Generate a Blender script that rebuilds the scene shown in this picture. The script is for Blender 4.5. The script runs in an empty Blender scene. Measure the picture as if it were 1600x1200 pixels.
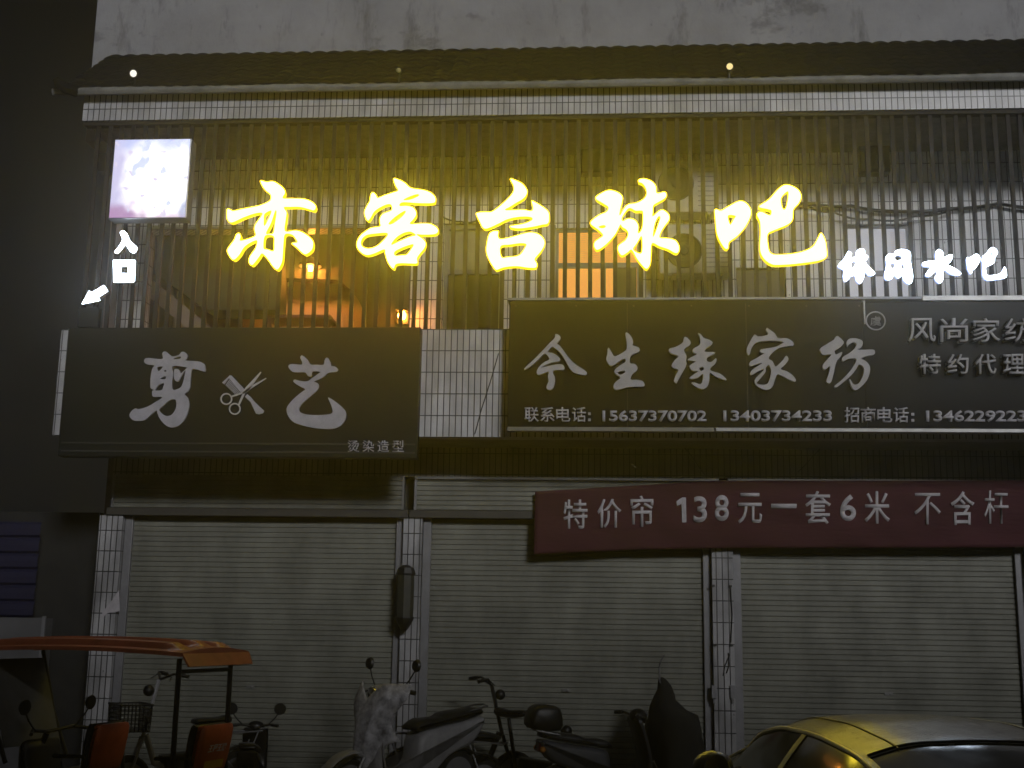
import bpy, bmesh, math, random
from mathutils import Vector, Matrix

random.seed(7)
SC = bpy.context.scene
COL = SC.collection

# ------------------------------------------------------------------ camera
ROT = Matrix(((0.997597707559059, 0.06758354257564692, 0.015207848165858814),
              (-0.0017559515753376304, -0.1947926337919533, 0.9808428755180204),
              (-0.06925121303612786, 0.9785133083373571, 0.1942060114921913)))
EYE = Vector((0, 0, 1.75))
FPX = 1900.0
cam_data = bpy.data.cameras.new('camera')
cam_data.sensor_fit = 'HORIZONTAL'
cam_data.sensor_width = 36.0
cam_data.lens = FPX / 1600 * 36.0
cam_data.clip_end = 500
cam_data.clip_start = 0.05
cam = bpy.data.objects.new('camera', cam_data)
COL.objects.link(cam)
m3 = Matrix((ROT[0], ROT[1], -ROT[2])).transposed()
cam.matrix_world = Matrix.Translation(EYE) @ m3.to_4x4()
SC.camera = cam

# ------------------------------------------------------------------ light
SUN_EL, SUN_AZ = math.radians(20), math.radians(24)     # azimuth: to the right behind the camera
world = bpy.data.worlds.new('World')
SC.world = world
world.use_nodes = True
wn, wl = world.node_tree.nodes, world.node_tree.links
wn.clear()
sky = wn.new('ShaderNodeTexSky')
sky.sky_type = 'NISHITA'
sky.sun_disc = False
sky.sun_elevation = SUN_EL
sky.sun_rotation = math.radians(180) - SUN_AZ
hs = wn.new('ShaderNodeHueSaturation')
hs.inputs['Saturation'].default_value = 0.12
bg = wn.new('ShaderNodeBackground')
bg.inputs['Strength'].default_value = 0.0012
wo = wn.new('ShaderNodeOutputWorld')
wl.new(sky.outputs[0], hs.inputs['Color'])
wl.new(hs.outputs[0], bg.inputs['Color'])
wl.new(bg.outputs[0], wo.inputs['Surface'])

sun_data = bpy.data.lights.new('sun', 'SUN')
sun_data.energy = 1.6
sun_data.angle = math.radians(10)
sun_data.color = (0.98, 0.98, 1.0)
sun = bpy.data.objects.new('sun', sun_data)
COL.objects.link(sun)
sd = Vector((math.sin(SUN_AZ) * math.cos(SUN_EL), -math.cos(SUN_AZ) * math.cos(SUN_EL), math.sin(SUN_EL)))
sun.rotation_euler = sd.to_track_quat('Z', 'Y').to_euler()
sun.location = (10, -10, 20)

SC.view_settings.view_transform = 'Standard'
SC.view_settings.look = 'None'
SC.view_settings.exposure = 0
SC.view_settings.gamma = 1
SC.cycles.use_denoising = True
SC.cycles.max_bounces = 6
SC.cycles.volume_bounces = 0
SC.cycles.sample_clamp_indirect = 4.0


def at(x, y, Y):
    r = ROT.transposed() @ Vector(((x - 800) / FPX, -(y - 600) / FPX, 1.0))
    return EYE + r * (Y / r.y)


# ------------------------------------------------------------------ materials
def mat(name, col, rough=0.6, metal=0.0, noise=0.0, nscale=6.0, bump=0.0, bscale=40.0, spec=None, emit=None, estr=0.0, coat=0.0, stretch=None):
    m = bpy.data.materials.new(name)
    m.use_nodes = True
    n, l = m.node_tree.nodes, m.node_tree.links
    b = n['Principled BSDF']
    b.inputs['Base Color'].default_value = (*col, 1)
    b.inputs['Roughness'].default_value = rough
    b.inputs['Metallic'].default_value = metal
    if spec is not None:
        b.inputs['Specular IOR Level'].default_value = spec
    if coat:
        b.inputs['Coat Weight'].default_value = coat
        b.inputs['Coat Roughness'].default_value = 0.08
    if emit:
        b.inputs['Emission Color'].default_value = (*emit, 1)
        b.inputs['Emission Strength'].default_value = estr
    if noise or bump:
        tc = n.new('ShaderNodeTexCoord')
        src = tc.outputs['Object']
        if stretch:
            mp = n.new('ShaderNodeMapping')
            mp.inputs['Scale'].default_value = stretch
            l.new(src, mp.inputs['Vector'])
            src = mp.outputs['Vector']
    if noise:
        t = n.new('ShaderNodeTexNoise')
        t.inputs['Scale'].default_value = nscale
        t.inputs['Detail'].default_value = 7
        t.inputs['Roughness'].default_value = 0.65
        r = n.new('ShaderNodeMapRange')
        r.inputs['From Min'].default_value = 0.3
        r.inputs['From Max'].default_value = 0.7
        r.inputs['To Min'].default_value = 1 - noise
        r.inputs['To Max'].default_value = 1 + noise * 0.5
        mx = n.new('ShaderNodeMix')
        mx.data_type = 'RGBA'
        mx.blend_type = 'MULTIPLY'
        mx.inputs[0].default_value = 1
        mx.inputs[6].default_value = (*col, 1)
        l.new(src, t.inputs['Vector'])
        l.new(t.outputs['Fac'], r.inputs['Value'])
        l.new(r.outputs[0], mx.inputs[7])
        l.new(mx.outputs[2], b.inputs['Base Color'])
        r2 = n.new('ShaderNodeMapRange')
        r2.inputs['To Min'].default_value = min(1, rough + 0.12)
        r2.inputs['To Max'].default_value = max(0.02, rough - 0.08)
        l.new(t.outputs['Fac'], r2.inputs['Value'])
        l.new(r2.outputs[0], b.inputs['Roughness'])
    if bump:
        t2 = n.new('ShaderNodeTexNoise')
        t2.inputs['Scale'].default_value = bscale
        t2.inputs['Detail'].default_value = 5
        bp = n.new('ShaderNodeBump')
        bp.inputs['Strength'].default_value = bump
        bp.inputs['Distance'].default_value = 0.01
        l.new(src, t2.inputs['Vector'])
        l.new(t2.outputs['Fac'], bp.inputs['Height'])
        l.new(bp.outputs[0], b.inputs['Normal'])
    return m


def tile_mat(name, px, pz, w=0.067, h=0.242, col=(0.50, 0.50, 0.51), dirt=0.4):
    """glazed strip tiles, stack bonded; px, pz = phase in metres"""
    m = bpy.data.materials.new(name)
    m.use_nodes = True
    n, l = m.node_tree.nodes, m.node_tree.links
    b = n['Principled BSDF']
    g = n.new('ShaderNodeNewGeometry')
    s = n.new('ShaderNodeSeparateXYZ')
    l.new(g.outputs['Position'], s.inputs[0])
    ad = n.new('ShaderNodeMath'); ad.operation = 'ADD'
    l.new(s.outputs['X'], ad.inputs[0]); l.new(s.outputs['Y'], ad.inputs[1])
    sx = n.new('ShaderNodeMath'); sx.operation = 'SUBTRACT'; sx.inputs[1].default_value = px
    l.new(ad.outputs[0], sx.inputs[0])
    sz = n.new('ShaderNodeMath'); sz.operation = 'SUBTRACT'; sz.inputs[1].default_value = pz
    l.new(s.outputs['Z'], sz.inputs[0])
    cv = n.new('ShaderNodeCombineXYZ')
    l.new(sx.outputs[0], cv.inputs[0]); l.new(sz.outputs[0], cv.inputs[1])
    br = n.new('ShaderNodeTexBrick')
    br.offset = 0.0; br.squash = 1.0
    br.inputs['Scale'].default_value = 1.0
    br.inputs['Brick Width'].default_value = w
    br.inputs['Row Height'].default_value = h
    br.inputs['Mortar Size'].default_value = 0.0062
    br.inputs['Mortar Smooth'].default_value = 0.15
    br.inputs['Bias'].default_value = 0.0
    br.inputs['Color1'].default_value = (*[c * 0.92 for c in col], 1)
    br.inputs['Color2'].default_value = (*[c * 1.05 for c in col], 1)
    br.inputs['Mortar'].default_value = (0.035, 0.034, 0.032, 1)
    l.new(cv.outputs[0], br.inputs['Vector'])
    t = n.new('ShaderNodeTexNoise'); t.inputs['Scale'].default_value = 2.3; t.inputs['Detail'].default_value = 8
    mpp = n.new('ShaderNodeMapping'); mpp.inputs['Scale'].default_value = (1.6, 1.6, 0.7)
    l.new(g.outputs['Position'], mpp.inputs['Vector'])
    l.new(mpp.outputs[0], t.inputs['Vector'])
    r = n.new('ShaderNodeMapRange')
    r.inputs['From Min'].default_value = 0.35; r.inputs['From Max'].default_value = 0.62
    r.inputs['To Min'].default_value = 1 - dirt; r.inputs['To Max'].default_value = 1.03
    l.new(t.outputs['Fac'], r.inputs['Value'])
    # small chips
    t2 = n.new('ShaderNodeTexNoise'); t2.inputs['Scale'].default_value = 21; t2.inputs['Detail'].default_value = 3
    l.new(g.outputs['Position'], t2.inputs['Vector'])
    r2 = n.new('ShaderNodeMapRange')
    r2.inputs['From Min'].default_value = 0.735; r2.inputs['From Max'].default_value = 0.76
    r2.inputs['To Min'].default_value = 1; r2.inputs['To Max'].default_value = 0.25
    l.new(t2.outputs['Fac'], r2.inputs['Value'])
    mu = n.new('ShaderNodeMath'); mu.operation = 'MULTIPLY'
    l.new(r.outputs[0], mu.inputs[0]); l.new(r2.outputs[0], mu.inputs[1])
    mx = n.new('ShaderNodeMix'); mx.data_type = 'RGBA'; mx.blend_type = 'MULTIPLY'; mx.inputs[0].default_value = 1
    l.new(br.outputs['Color'], mx.inputs[6]); l.new(mu.outputs[0], mx.inputs[7])
    l.new(mx.outputs[2], b.inputs['Base Color'])
    b.inputs['Roughness'].default_value = 0.38
    bp = n.new('ShaderNodeBump'); bp.inputs['Strength'].default_value = 0.5; bp.inputs['Distance'].default_value = 0.004
    bp.invert = True
    l.new(br.outputs['Fac'], bp.inputs['Height'])
    l.new(bp.outputs[0], b.inputs['Normal'])
    return m


def plaster_mat():
    m = bpy.data.materials.new('stained_plaster')
    m.use_nodes = True
    n, l = m.node_tree.nodes, m.node_tree.links
    b = n['Principled BSDF']
    tc = n.new('ShaderNodeNewGeometry')
    def noise(sc, stretch, d=8):
        mp = n.new('ShaderNodeMapping'); mp.inputs['Scale'].default_value = stretch
        t = n.new('ShaderNodeTexNoise'); t.inputs['Scale'].default_value = sc; t.inputs['Detail'].default_value = d
        t.inputs['Roughness'].default_value = 0.7
        l.new(tc.outputs['Position'], mp.inputs['Vector']); l.new(mp.outputs[0], t.inputs['Vector'])
        return t
    a = noise(1.1, (1, 1, 1)); c = noise(2.2, (1.6, 1, 0.45)); d = noise(9, (1, 1, 0.5)); e = noise(0.8, (1, 1, 1.6))
    def rng(t, lo, hi, o0, o1):
        r = n.new('ShaderNodeMapRange')
        r.inputs['From Min'].default_value = lo; r.inputs['From Max'].default_value = hi
        r.inputs['To Min'].default_value = o0; r.inputs['To Max'].default_value = o1
        l.new(t.outputs['Fac'], r.inputs['Value']); return r
    r1 = rng(a, 0.3, 0.7, 0.75, 1.1); r2 = rng(c, 0.55, 0.70, 1.0, 0.5); r3 = rng(d, 0.62, 0.72, 1.0, 0.55); r4 = rng(e, 0.58, 0.64, 1.0, 0.62)
    def mul(p, q):
        k = n.new('ShaderNodeMath'); k.operation = 'MULTIPLY'; l.new(p.outputs[0], k.inputs[0]); l.new(q.outputs[0], k.inputs[1]); return k
    k = mul(mul(r1, r2), mul(r3, r4))
    mx = n.new('ShaderNodeMix'); mx.data_type = 'RGBA'; mx.blend_type = 'MULTIPLY'; mx.inputs[0].default_value = 1
    mx.inputs[6].default_value = (0.30, 0.30, 0.31, 1)
    l.new(k.outputs[0], mx.inputs[7]); l.new(mx.outputs[2], b.inputs['Base Color'])
    b.inputs['Roughness'].default_value = 0.9
    bp = n.new('ShaderNodeBump'); bp.inputs['Strength'].default_value = 0.35; bp.inputs['Distance'].default_value = 0.02
    l.new(d.outputs['Fac'], bp.inputs['Height']); l.new(bp.outputs[0], b.inputs['Normal'])
    return m


def emit_mat(name, col, strength):
    m = bpy.data.materials.new(name)
    m.use_nodes = True
    n, l = m.node_tree.nodes, m.node_tree.links
    n.clear()
    e = n.new('ShaderNodeEmission')
    e.inputs['Color'].default_value = (*col, 1)
    e.inputs['Strength'].default_value = strength
    o = n.new('ShaderNodeOutputMaterial')
    l.new(e.outputs[0], o.inputs['Surface'])
    return m


def lightbox_mat():
    m = emit_mat('printed_light_box_film', (1, 1, 1), 1.7)
    n, l = m.node_tree.nodes, m.node_tree.links
    e = next(x for x in n if x.type == 'EMISSION')
    tc = n.new('ShaderNodeTexCoord')
    sp = n.new('ShaderNodeSeparateXYZ'); l.new(tc.outputs['Object'], sp.inputs[0])
    # object space: x -0.5..0.5 m, z 0..1
    t = n.new('ShaderNodeTexNoise'); t.inputs['Scale'].default_value = 3.2; t.inputs['Detail'].default_value = 2
    l.new(tc.outputs['Object'], t.inputs['Vector'])
    def ramp(sock, lo, hi):
        r = n.new('ShaderNodeMapRange'); r.interpolation_type = 'SMOOTHSTEP'
        r.inputs['From Min'].default_value = lo; r.inputs['From Max'].default_value = hi
        l.new(sock, r.inputs['Value']); return r.outputs[0]
    def add(a, b_, op='ADD'):
        k = n.new('ShaderNodeMath'); k.operation = op
        l.new(a, k.inputs[0])
        if isinstance(b_, float): k.inputs[1].default_value = b_
        else: l.new(b_, k.inputs[1])
        return k.outputs[0]
    nz = add(add(t.outputs['Fac'], 0.5, 'SUBTRACT'), 0.5, 'MULTIPLY')
    xw = add(sp.outputs['X'], nz); zw = add(sp.outputs['Z'], nz)
    left = ramp(xw, -0.10, -0.42); bot = ramp(zw, 0.22, -0.02); top = ramp(zw, 0.62, 1.02); rt = ramp(xw, 0.36, 0.5)
    def mixc(base, col, f):
        k = n.new('ShaderNodeMix'); k.data_type = 'RGBA'
        l.new(f, k.inputs[0])
        if isinstance(base, tuple): k.inputs[6].default_value = base
        else: l.new(base, k.inputs[6])
        k.inputs[7].default_value = col
        return k.outputs[2]
    c = mixc((1, 1, 1, 1), (0.36, 0.40, 0.62, 1), top)
    c = mixc(c, (0.42, 0.40, 0.56, 1), left)
    c = mixc(c, (0.33, 0.36, 0.50, 1), rt)
    c = mixc(c, (0.30, 0.18, 0.32, 1), bot)
    t3 = n.new('ShaderNodeTexNoise'); t3.inputs['Scale'].default_value = 7.0; t3.inputs['Detail'].default_value = 3
    l.new(tc.outputs['Object'], t3.inputs['Vector'])
    c = mixc(c, (0.50, 0.46, 0.58, 1), ramp(t3.outputs['Fac'], 0.60, 0.68))
    t4 = n.new('ShaderNodeTexNoise'); t4.inputs['Scale'].default_value = 5.0; t4.inputs['Detail'].default_value = 1
    l.new(tc.outputs['Generated'], t4.inputs['Vector'])
    c = mixc(c, (0.46, 0.50, 0.62, 1), ramp(t4.outputs['Fac'], 0.64, 0.72))
    l.new(c, e.inputs['Color'])
    return m


M = {}
M['tile_front'] = tile_mat('glazed_tile_front', at(665.6, 600, 13).x + 13.0, at(720, 548, 13).z)
M['tile_back'] = tile_mat('glazed_tile_back', 0.02, at(650, 263.8, 14.3).z, col=(0.74, 0.74, 0.75), dirt=0.15)
M['tile_base'] = tile_mat('glazed_tile_base', at(1130, 1000, 13.9).x + 13.87, at(1130, 840 + 110 / 3.43, 13.9).z, h=0.237, col=(0.40, 0.40, 0.41), dirt=0.5)
M['tile_beam_shaded'] = tile_mat('glazed_tile_beam_in_shade', 0.01, at(800, 709, 13.9).z, h=0.242, col=(0.22, 0.215, 0.19))  # white tile with the soffit shadow put into its colour
M['plaster'] = plaster_mat()
M['roof'] = mat('dark_roof_tile', (0.009, 0.0085, 0.008), 0.85, spec=0.1, noise=0.4, nscale=5, bump=0.3)
M['gutter'] = mat('weathered_zinc_gutter', (0.20, 0.20, 0.18), 0.6, 0.0, noise=0.45, nscale=5, bump=0.4, bscale=12)
M['concrete'] = mat('rough_concrete', (0.16, 0.155, 0.15), 0.95, noise=0.35, bump=0.4)
M['dark_in'] = mat('dark_interior_paint_and_shade', (0.05, 0.048, 0.045), 0.9, noise=0.2)
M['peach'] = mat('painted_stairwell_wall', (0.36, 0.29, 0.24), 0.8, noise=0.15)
M['slat'] = mat('brown_slat_coating', (0.016, 0.012, 0.009), 0.6, spec=0.2, noise=0.25, nscale=9)
M['shutter'] = mat('dusty_shutter_paint', (0.165, 0.167, 0.137), 0.6, 0.0, noise=0.42, nscale=1.6, bump=0.08, bscale=30, stretch=(1.4, 1, 0.7))
M['rail'] = mat('grey_rail_metal', (0.22, 0.22, 0.23), 0.5, 0.3, noise=0.2)
M['darkbeam'] = mat('dark_lintel_paint', (0.045, 0.042, 0.035), 0.6, noise=0.2)
M['sign_black'] = mat('black_sign_sheet', (0.007, 0.0085, 0.007), 0.55, noise=0.2, nscale=3, spec=0.2)
M['sign_gloss'] = mat('glossy_black_acrylic', (0.012, 0.012, 0.014), 0.2, spec=0.04, noise=0.1, nscale=2, bump=0.03, bscale=4)
M['letter_grey'] = mat('satin_silver_lettering', (0.40, 0.39, 0.42), 0.5, 0.0, noise=0.22, nscale=8)
M['letter_steel'] = mat('polished_silver_lettering', (0.40, 0.39, 0.40), 0.45, 0.0, noise=0.2, nscale=8, spec=0.2)
M['trim'] = mat('bright_aluminium_trim', (0.24, 0.24, 0.235), 0.4, 0.6, noise=0.2, nscale=7)
M['yellow'] = emit_mat('lit_yellow_resin', (1.0, 0.76, 0.05), 21.0)
M['yellow_rim'] = emit_mat('yellow_rim_and_halo', (1.0, 0.60, 0.0), 1.5)  # glowing rim that also stands in for the halo round the strokes
M['yellow_side'] = emit_mat('lit_yellow_resin_side', (1.0, 0.74, 0.02), 1.6)
M['white'] = emit_mat('lit_white_resin', (0.72, 0.84, 1.0), 16.0)
M['white_rim'] = emit_mat('white_casing_halo', (0.42, 0.55, 1.0), 1.3)  # casing glow put in for the bluish halo of the white letters
M['letter_case'] = mat('letter_return_metal', (0.12, 0.11, 0.08), 0.45, 0.5, noise=0.2)
M['lightbox'] = lightbox_mat()
M['box_case'] = mat('light_box_metal', (0.3, 0.3, 0.31), 0.4, 0.6, noise=0.2)
M['banner'] = mat('red_banner_cloth', (0.055, 0.009, 0.015), 0.85, noise=0.3, nscale=2.5, bump=0.7, bscale=14, stretch=(0.35, 1, 1.5))
M['paper'] = mat('white_cut_paper', (0.44, 0.42, 0.44), 0.7, noise=0.18, nscale=9)
M['ac'] = mat('air_conditioner_paint', (0.5, 0.5, 0.48), 0.5, noise=0.2)
M['black'] = mat('black_plastic', (0.012, 0.012, 0.012), 0.42, noise=0.25, nscale=12)
M['rubber'] = mat('tyre_rubber', (0.014, 0.014, 0.014), 0.8, noise=0.2, nscale=20)
M['chrome'] = mat('scuffed_chrome', (0.6, 0.6, 0.6), 0.22, 0.95, noise=0.2)
M['cover'] = mat('black_cloth_cover', (0.014, 0.014, 0.013), 0.85, noise=0.3, nscale=5, bump=0.5, bscale=6)
M['grey_plastic'] = mat('grey_white_scooter_plastic', (0.30, 0.30, 0.31), 0.4, noise=0.3, nscale=9)
M['grey_cloth'] = mat('spotted_pale_apron', (0.42, 0.42, 0.45), 0.7, noise=0.75, nscale=13, bump=0.3, bscale=9)
M['blue_grey'] = mat('dark_grey_scooter_plastic', (0.07, 0.072, 0.08), 0.32, noise=0.2, nscale=9)
M['orange'] = mat('orange_painted_canopy', (0.30, 0.085, 0.04), 0.4, noise=0.3, nscale=5, coat=0.3)
M['orange_dk'] = mat('orange_red_seat_vinyl', (0.42, 0.085, 0.022), 0.42, noise=0.25, nscale=7)
M['ylabel'] = mat('yellow_sticker', (0.5, 0.30, 0.02), 0.6, noise=0.15)
M['red_lens'] = mat('red_lens_plastic', (0.10, 0.012, 0.008), 0.25, noise=0.2)
M['amber_lens'] = mat('amber_lens_plastic', (0.40, 0.16, 0.02), 0.25, noise=0.2)
M['car'] = mat('dusty_metallic_car_paint', (0.13, 0.128, 0.118), 0.45, 0.0, noise=0.3, nscale=14, coat=1.0, bump=0.3, bscale=90)
_nt = M['car'].node_tree
_b = _nt.nodes['Principled BSDF']
_b.inputs['Coat Roughness'].default_value = 0.13
_nt.links.new(_b.inputs['Normal'].links[0].from_socket, _b.inputs['Coat Normal'])
M['glass'] = mat('dark_car_glass', (0.015, 0.016, 0.017), 0.12, noise=0.15, nscale=9)
M['window_warm'] = emit_mat('lit_orange_window', (1.0, 0.42, 0.10), 0.85)
M['window_white'] = emit_mat('lit_white_window', (0.9, 0.9, 1.0), 0.42)
M['blind'] = mat('window_blind', (0.5, 0.35, 0.22), 0.7, noise=0.1)
M['lamp_orange'] = emit_mat('orange_lamp_bulb', (1.0, 0.30, 0.03), 170.0)
M['lamp_orange_bright'] = emit_mat('bright_orange_lamp_bulb', (1.0, 0.32, 0.04), 1400.0)
M['eave_lit'] = emit_mat('eave_lamp_lens', (1.0, 0.95, 0.85), 1.2)
M['road'] = mat('asphalt', (0.05, 0.05, 0.05), 0.85, noise=0.35, nscale=3, bump=0.5, bscale=60)
M['paving'] = mat('concrete_forecourt', (0.30, 0.29, 0.28), 0.9, noise=0.3, nscale=2, bump=0.3)
M['blue_sheet'] = mat('blue_steel_sheet', (0.004, 0.004, 0.03), 0.7, noise=0.2)
M['neigh'] = mat('neighbour_render', (0.10, 0.10, 0.105), 0.9, noise=0.3, nscale=2)
M['neigh_dark'] = mat('neighbour_alley_darkness', (0.02, 0.02, 0.019), 0.95, noise=0.3)  # near-black colour stands in for the darkness of the alley gap
M['cable'] = mat('black_cable_sheath', (0.02, 0.02, 0.02), 0.6, noise=0.1)
M['glass_door'] = mat('tinted_door_glass', (0.03, 0.03, 0.022), 0.2, noise=0.2)
M['clear'] = mat('cloudy_windscreen_plastic', (0.10, 0.10, 0.095), 0.35, noise=0.25, nscale=6)
M['fan'] = mat('fan_guard_black', (0.02, 0.02, 0.02), 0.6, noise=0.1)
M['opp'] = mat('shade_house_render', (0.22, 0.21, 0.20), 0.9, noise=0.2)

# ------------------------------------------------------------------ object helpers
ORG = {}


def tag(o, label=None, cat=None, group=None, kind=None):
    if label: o['label'] = label
    if cat: o['category'] = cat
    if group: o['group'] = group
    if kind: o['kind'] = kind
    return o


def empty(name, loc, rz=0.0, label=None, cat=None, group=None, local=False):
    o = bpy.data.objects.new(name, None)
    COL.objects.link(o)
    o.empty_display_size = 0.2
    o.location = loc
    o.rotation_euler = (0, 0, rz)
    ORG[o.name] = Vector((0, 0, 0)) if local else Vector(loc)
    return tag(o, label, cat, group)


def link_mesh(name, me, material, parent=None, smooth=False):
    """me in building coordinates (or local ones under a local root)"""
    if parent is not None:
        org = ORG[parent.name]
    else:
        xs = [v.co for v in me.vertices]
        lo = [min(c[i] for c in xs) for i in range(3)]
        hi = [max(c[i] for c in xs) for i in range(3)]
        org = Vector(((lo[0] + hi[0]) / 2, (lo[1] + hi[1]) / 2, lo[2]))
    me.transform(Matrix.Translation(-org))
    me.name = name
    o = bpy.data.objects.new(name, me)
    COL.objects.link(o)
    if parent is not None:
        o.parent = parent
    else:
        o.location = org
    ORG[o.name] = org
    if material is not None:
        me.materials.clear()
        me.materials.append(material)
    if smooth:
        for p in me.polygons:
            p.use_smooth = True
        try:
            me.set_sharp_from_angle(angle=math.radians(smooth if smooth is not True else 40))
        except Exception:
            pass
    return o


class MB:
    def __init__(self):
        self.v, self.f = [], []

    def add(self, vs, fs):
        n = len(self.v)
        self.v += [tuple(p) for p in vs]
        self.f += [tuple(i + n for i in f) for f in fs]
        return self

    def box(self, x0, x1, y0, y1, z0, z1):
        vs = [(x0, y0, z0), (x1, y0, z0), (x1, y1, z0), (x0, y1, z0), (x0, y0, z1), (x1, y0, z1), (x1, y1, z1), (x0, y1, z1)]
        return self.add(vs, [(0, 3, 2, 1), (4, 5, 6, 7), (0, 1, 5, 4), (1, 2, 6, 5), (2, 3, 7, 6), (3, 0, 4, 7)])

    def bar(self, a, b, w, h, up=(0, 0, 1)):
        a, b = Vector(a), Vector(b)
        d = (b - a).normalized()
        s = d.cross(Vector(up))
        if s.length < 1e-4:
            s = d.cross(Vector((1, 0, 0)))
        s.normalize()
        u = s.cross(d)
        vs = []
        for p in (a, b):
            for i, j in ((-1, -1), (1, -1), (1, 1), (-1, 1)):
                vs.append(p + s * (w / 2 * i) + u * (h / 2 * j))
        return self.add(vs, [(3, 2, 1, 0), (4, 5, 6, 7), (0, 1, 5, 4), (1, 2, 6, 5), (2, 3, 7, 6), (3, 0, 4, 7)])

    def tube(self, pts, r, n=8, closed=False):
        pts = [Vector(p) for p in pts]
        rr = r if isinstance(r, (list, tuple)) else [r] * len(pts)
        k = len(pts)
        rings = []
        prev = None
        for i in range(k):
            if closed:
                d = pts[(i + 1) % k] - pts[i - 1]
            else:
                d = pts[min(i + 1, k - 1)] - pts[max(i - 1, 0)]
            d.normalize()
            if prev is None:
                s = d.cross(Vector((0, 0, 1)))
                if s.length < 0.05:
                    s = d.cross(Vector((1, 0, 0)))
            else:
                s = prev - d * prev.dot(d)
            s.normalize()
            prev = s
            u = d.cross(s)
            rings.append([pts[i] + (s * math.cos(2 * math.pi * j / n) + u * math.sin(2 * math.pi * j / n)) * rr[i] for j in range(n)])
        base = len(self.v)
        for ring in rings:
            self.v += [tuple(p) for p in ring]
        for i in range(k if closed else k - 1):
            a, b = base + i * n, base + ((i + 1) % k) * n
            for j in range(n):
                self.f.append((a + j, a + (j + 1) % n, b + (j + 1) % n, b + j))
        if not closed:
            self.f.append(tuple(base + j for j in reversed(range(n))))
            self.f.append(tuple(base + (k - 1) * n + j for j in range(n)))
        return self

    def loft(self, rings, cap=True):
        n = len(rings[0])
        base = len(self.v)
        for r in rings:
            self.v += [tuple(p) for p in r]
        for i in range(len(rings) - 1):
            a, b = base + i * n, base + (i + 1) * n
            for j in range(n):
                self.f.append((a + j, a + (j + 1) % n, b + (j + 1) % n, b + j))
        if cap:
            self.f.append(tuple(base + j for j in reversed(range(n))))
            self.f.append(tuple(base + (len(rings) - 1) * n + j for j in range(n)))
        return self

    def disc(self, c, axis, prof, n=20):
        """lathe: prof = [(radius, offset along axis)]"""
        c, ax = Vector(c), Vector(axis).normalized()
        s = ax.cross(Vector((0, 0, 1)))
        if s.length < 0.05:
            s = ax.cross(Vector((1, 0, 0)))
        s.normalize()
        u = ax.cross(s)
        rings = [[c + ax * h + (s * math.cos(2 * math.pi * j / n) + u * math.sin(2 * math.pi * j / n)) * max(r, 1e-4) for j in range(n)] for r, h in prof]
        return self.loft(rings)

    def ball(self, c, rx, ry, rz, n=12, m=8):
        c = Vector(c)
        rings = []
        for i in range(m + 1):
            a = math.pi * i / m
            rings.append([c + Vector((rx * max(math.sin(a), 1e-3) * math.cos(2 * math.pi * j / n), ry * max(math.sin(a), 1e-3) * math.sin(2 * math.pi * j / n), -rz * math.cos(a))) for j in range(n)])
        return self.loft(rings)

    def build(self, name, material, parent=None, smooth=False, bevel=0.0):
        me = bpy.data.meshes.new(name)
        me.from_pydata(self.v, [], self.f)
        bm = bmesh.new()
        bm.from_mesh(me)
        bmesh.ops.recalc_face_normals(bm, faces=bm.faces)
        bm.to_mesh(me)
        bm.free()
        me.update()
        o = link_mesh(name, me, material, parent, smooth)
        if bevel:
            b = o.modifiers.new('bevel', 'BEVEL')
            b.width = bevel
            b.segments = 2
            b.limit_method = 'ANGLE'
        return o


def catmull(pts, n=4):
    out = []
    k = len(pts)
    for i in range(k):
        p0, p1, p2, p3 = pts[i - 1], pts[i], pts[(i + 1) % k], pts[(i + 2) % k]
        for j in range(n):
            t = j / n
            a = 2 * p1[0] + (p2[0] - p0[0]) * t + (2 * p0[0] - 5 * p1[0] + 4 * p2[0] - p3[0]) * t * t + (3 * p1[0] - p0[0] - 3 * p2[0] + p3[0]) * t ** 3
            b = 2 * p1[1] + (p2[1] - p0[1]) * t + (2 * p0[1] - 5 * p1[1] + 4 * p2[1] - p3[1]) * t * t + (3 * p1[1] - p0[1] - 3 * p2[1] + p3[1]) * t ** 3
            out.append((a / 2, b / 2))
    return out


def curve_mesh(loops, depth, bevel=0.0):
    """closed loops in (u, v) metres -> solid mesh, u = x, v = z, front face towards -y"""
    c = bpy.data.curves.new('outline', 'CURVE')
    c.dimensions = '2D'
    c.fill_mode = 'BOTH'
    c.extrude = depth / 2
    c.bevel_depth = bevel
    c.bevel_resolution = 1
    for lp in loops:
        s = c.splines.new('POLY')
        s.points.add(len(lp) - 1)
        for p, q in zip(s.points, lp):
            p.co = (q[0], q[1], 0, 1)
        s.use_cyclic_u = True
    return curve_to_mesh(c)


def curve_to_mesh(c):
    o = bpy.data.objects.new('tmp', c)
    COL.objects.link(o)
    dg = bpy.context.evaluated_depsgraph_get()
    dg.update()
    me = bpy.data.meshes.new_from_object(o.evaluated_get(dg))
    bpy.data.objects.remove(o)
    bpy.data.curves.remove(c)
    for v in me.vertices:
        x, y, z = v.co
        v.co = (x, -z, y)
    me.update()
    return me


def px_loops(loops, x0, y0, s, Y, smooth=4):
    """traced outline in enlargement pixels -> metres on the facade plane at depth Y"""
    out = []
    for lp in loops:
        q = []
        for (a, b) in lp:
            w = at(x0 + a / s, y0 + b / s, Y)
            q.append((w.x, w.z))
        out.append(catmull(q, smooth) if smooth else q)
    return out


def char_mesh(loops, Y, depth, bevel=0.0):
    me = curve_mesh(loops, depth, bevel)
    me.transform(Matrix.Translation((0, Y + depth / 2, 0)))
    return me


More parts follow.
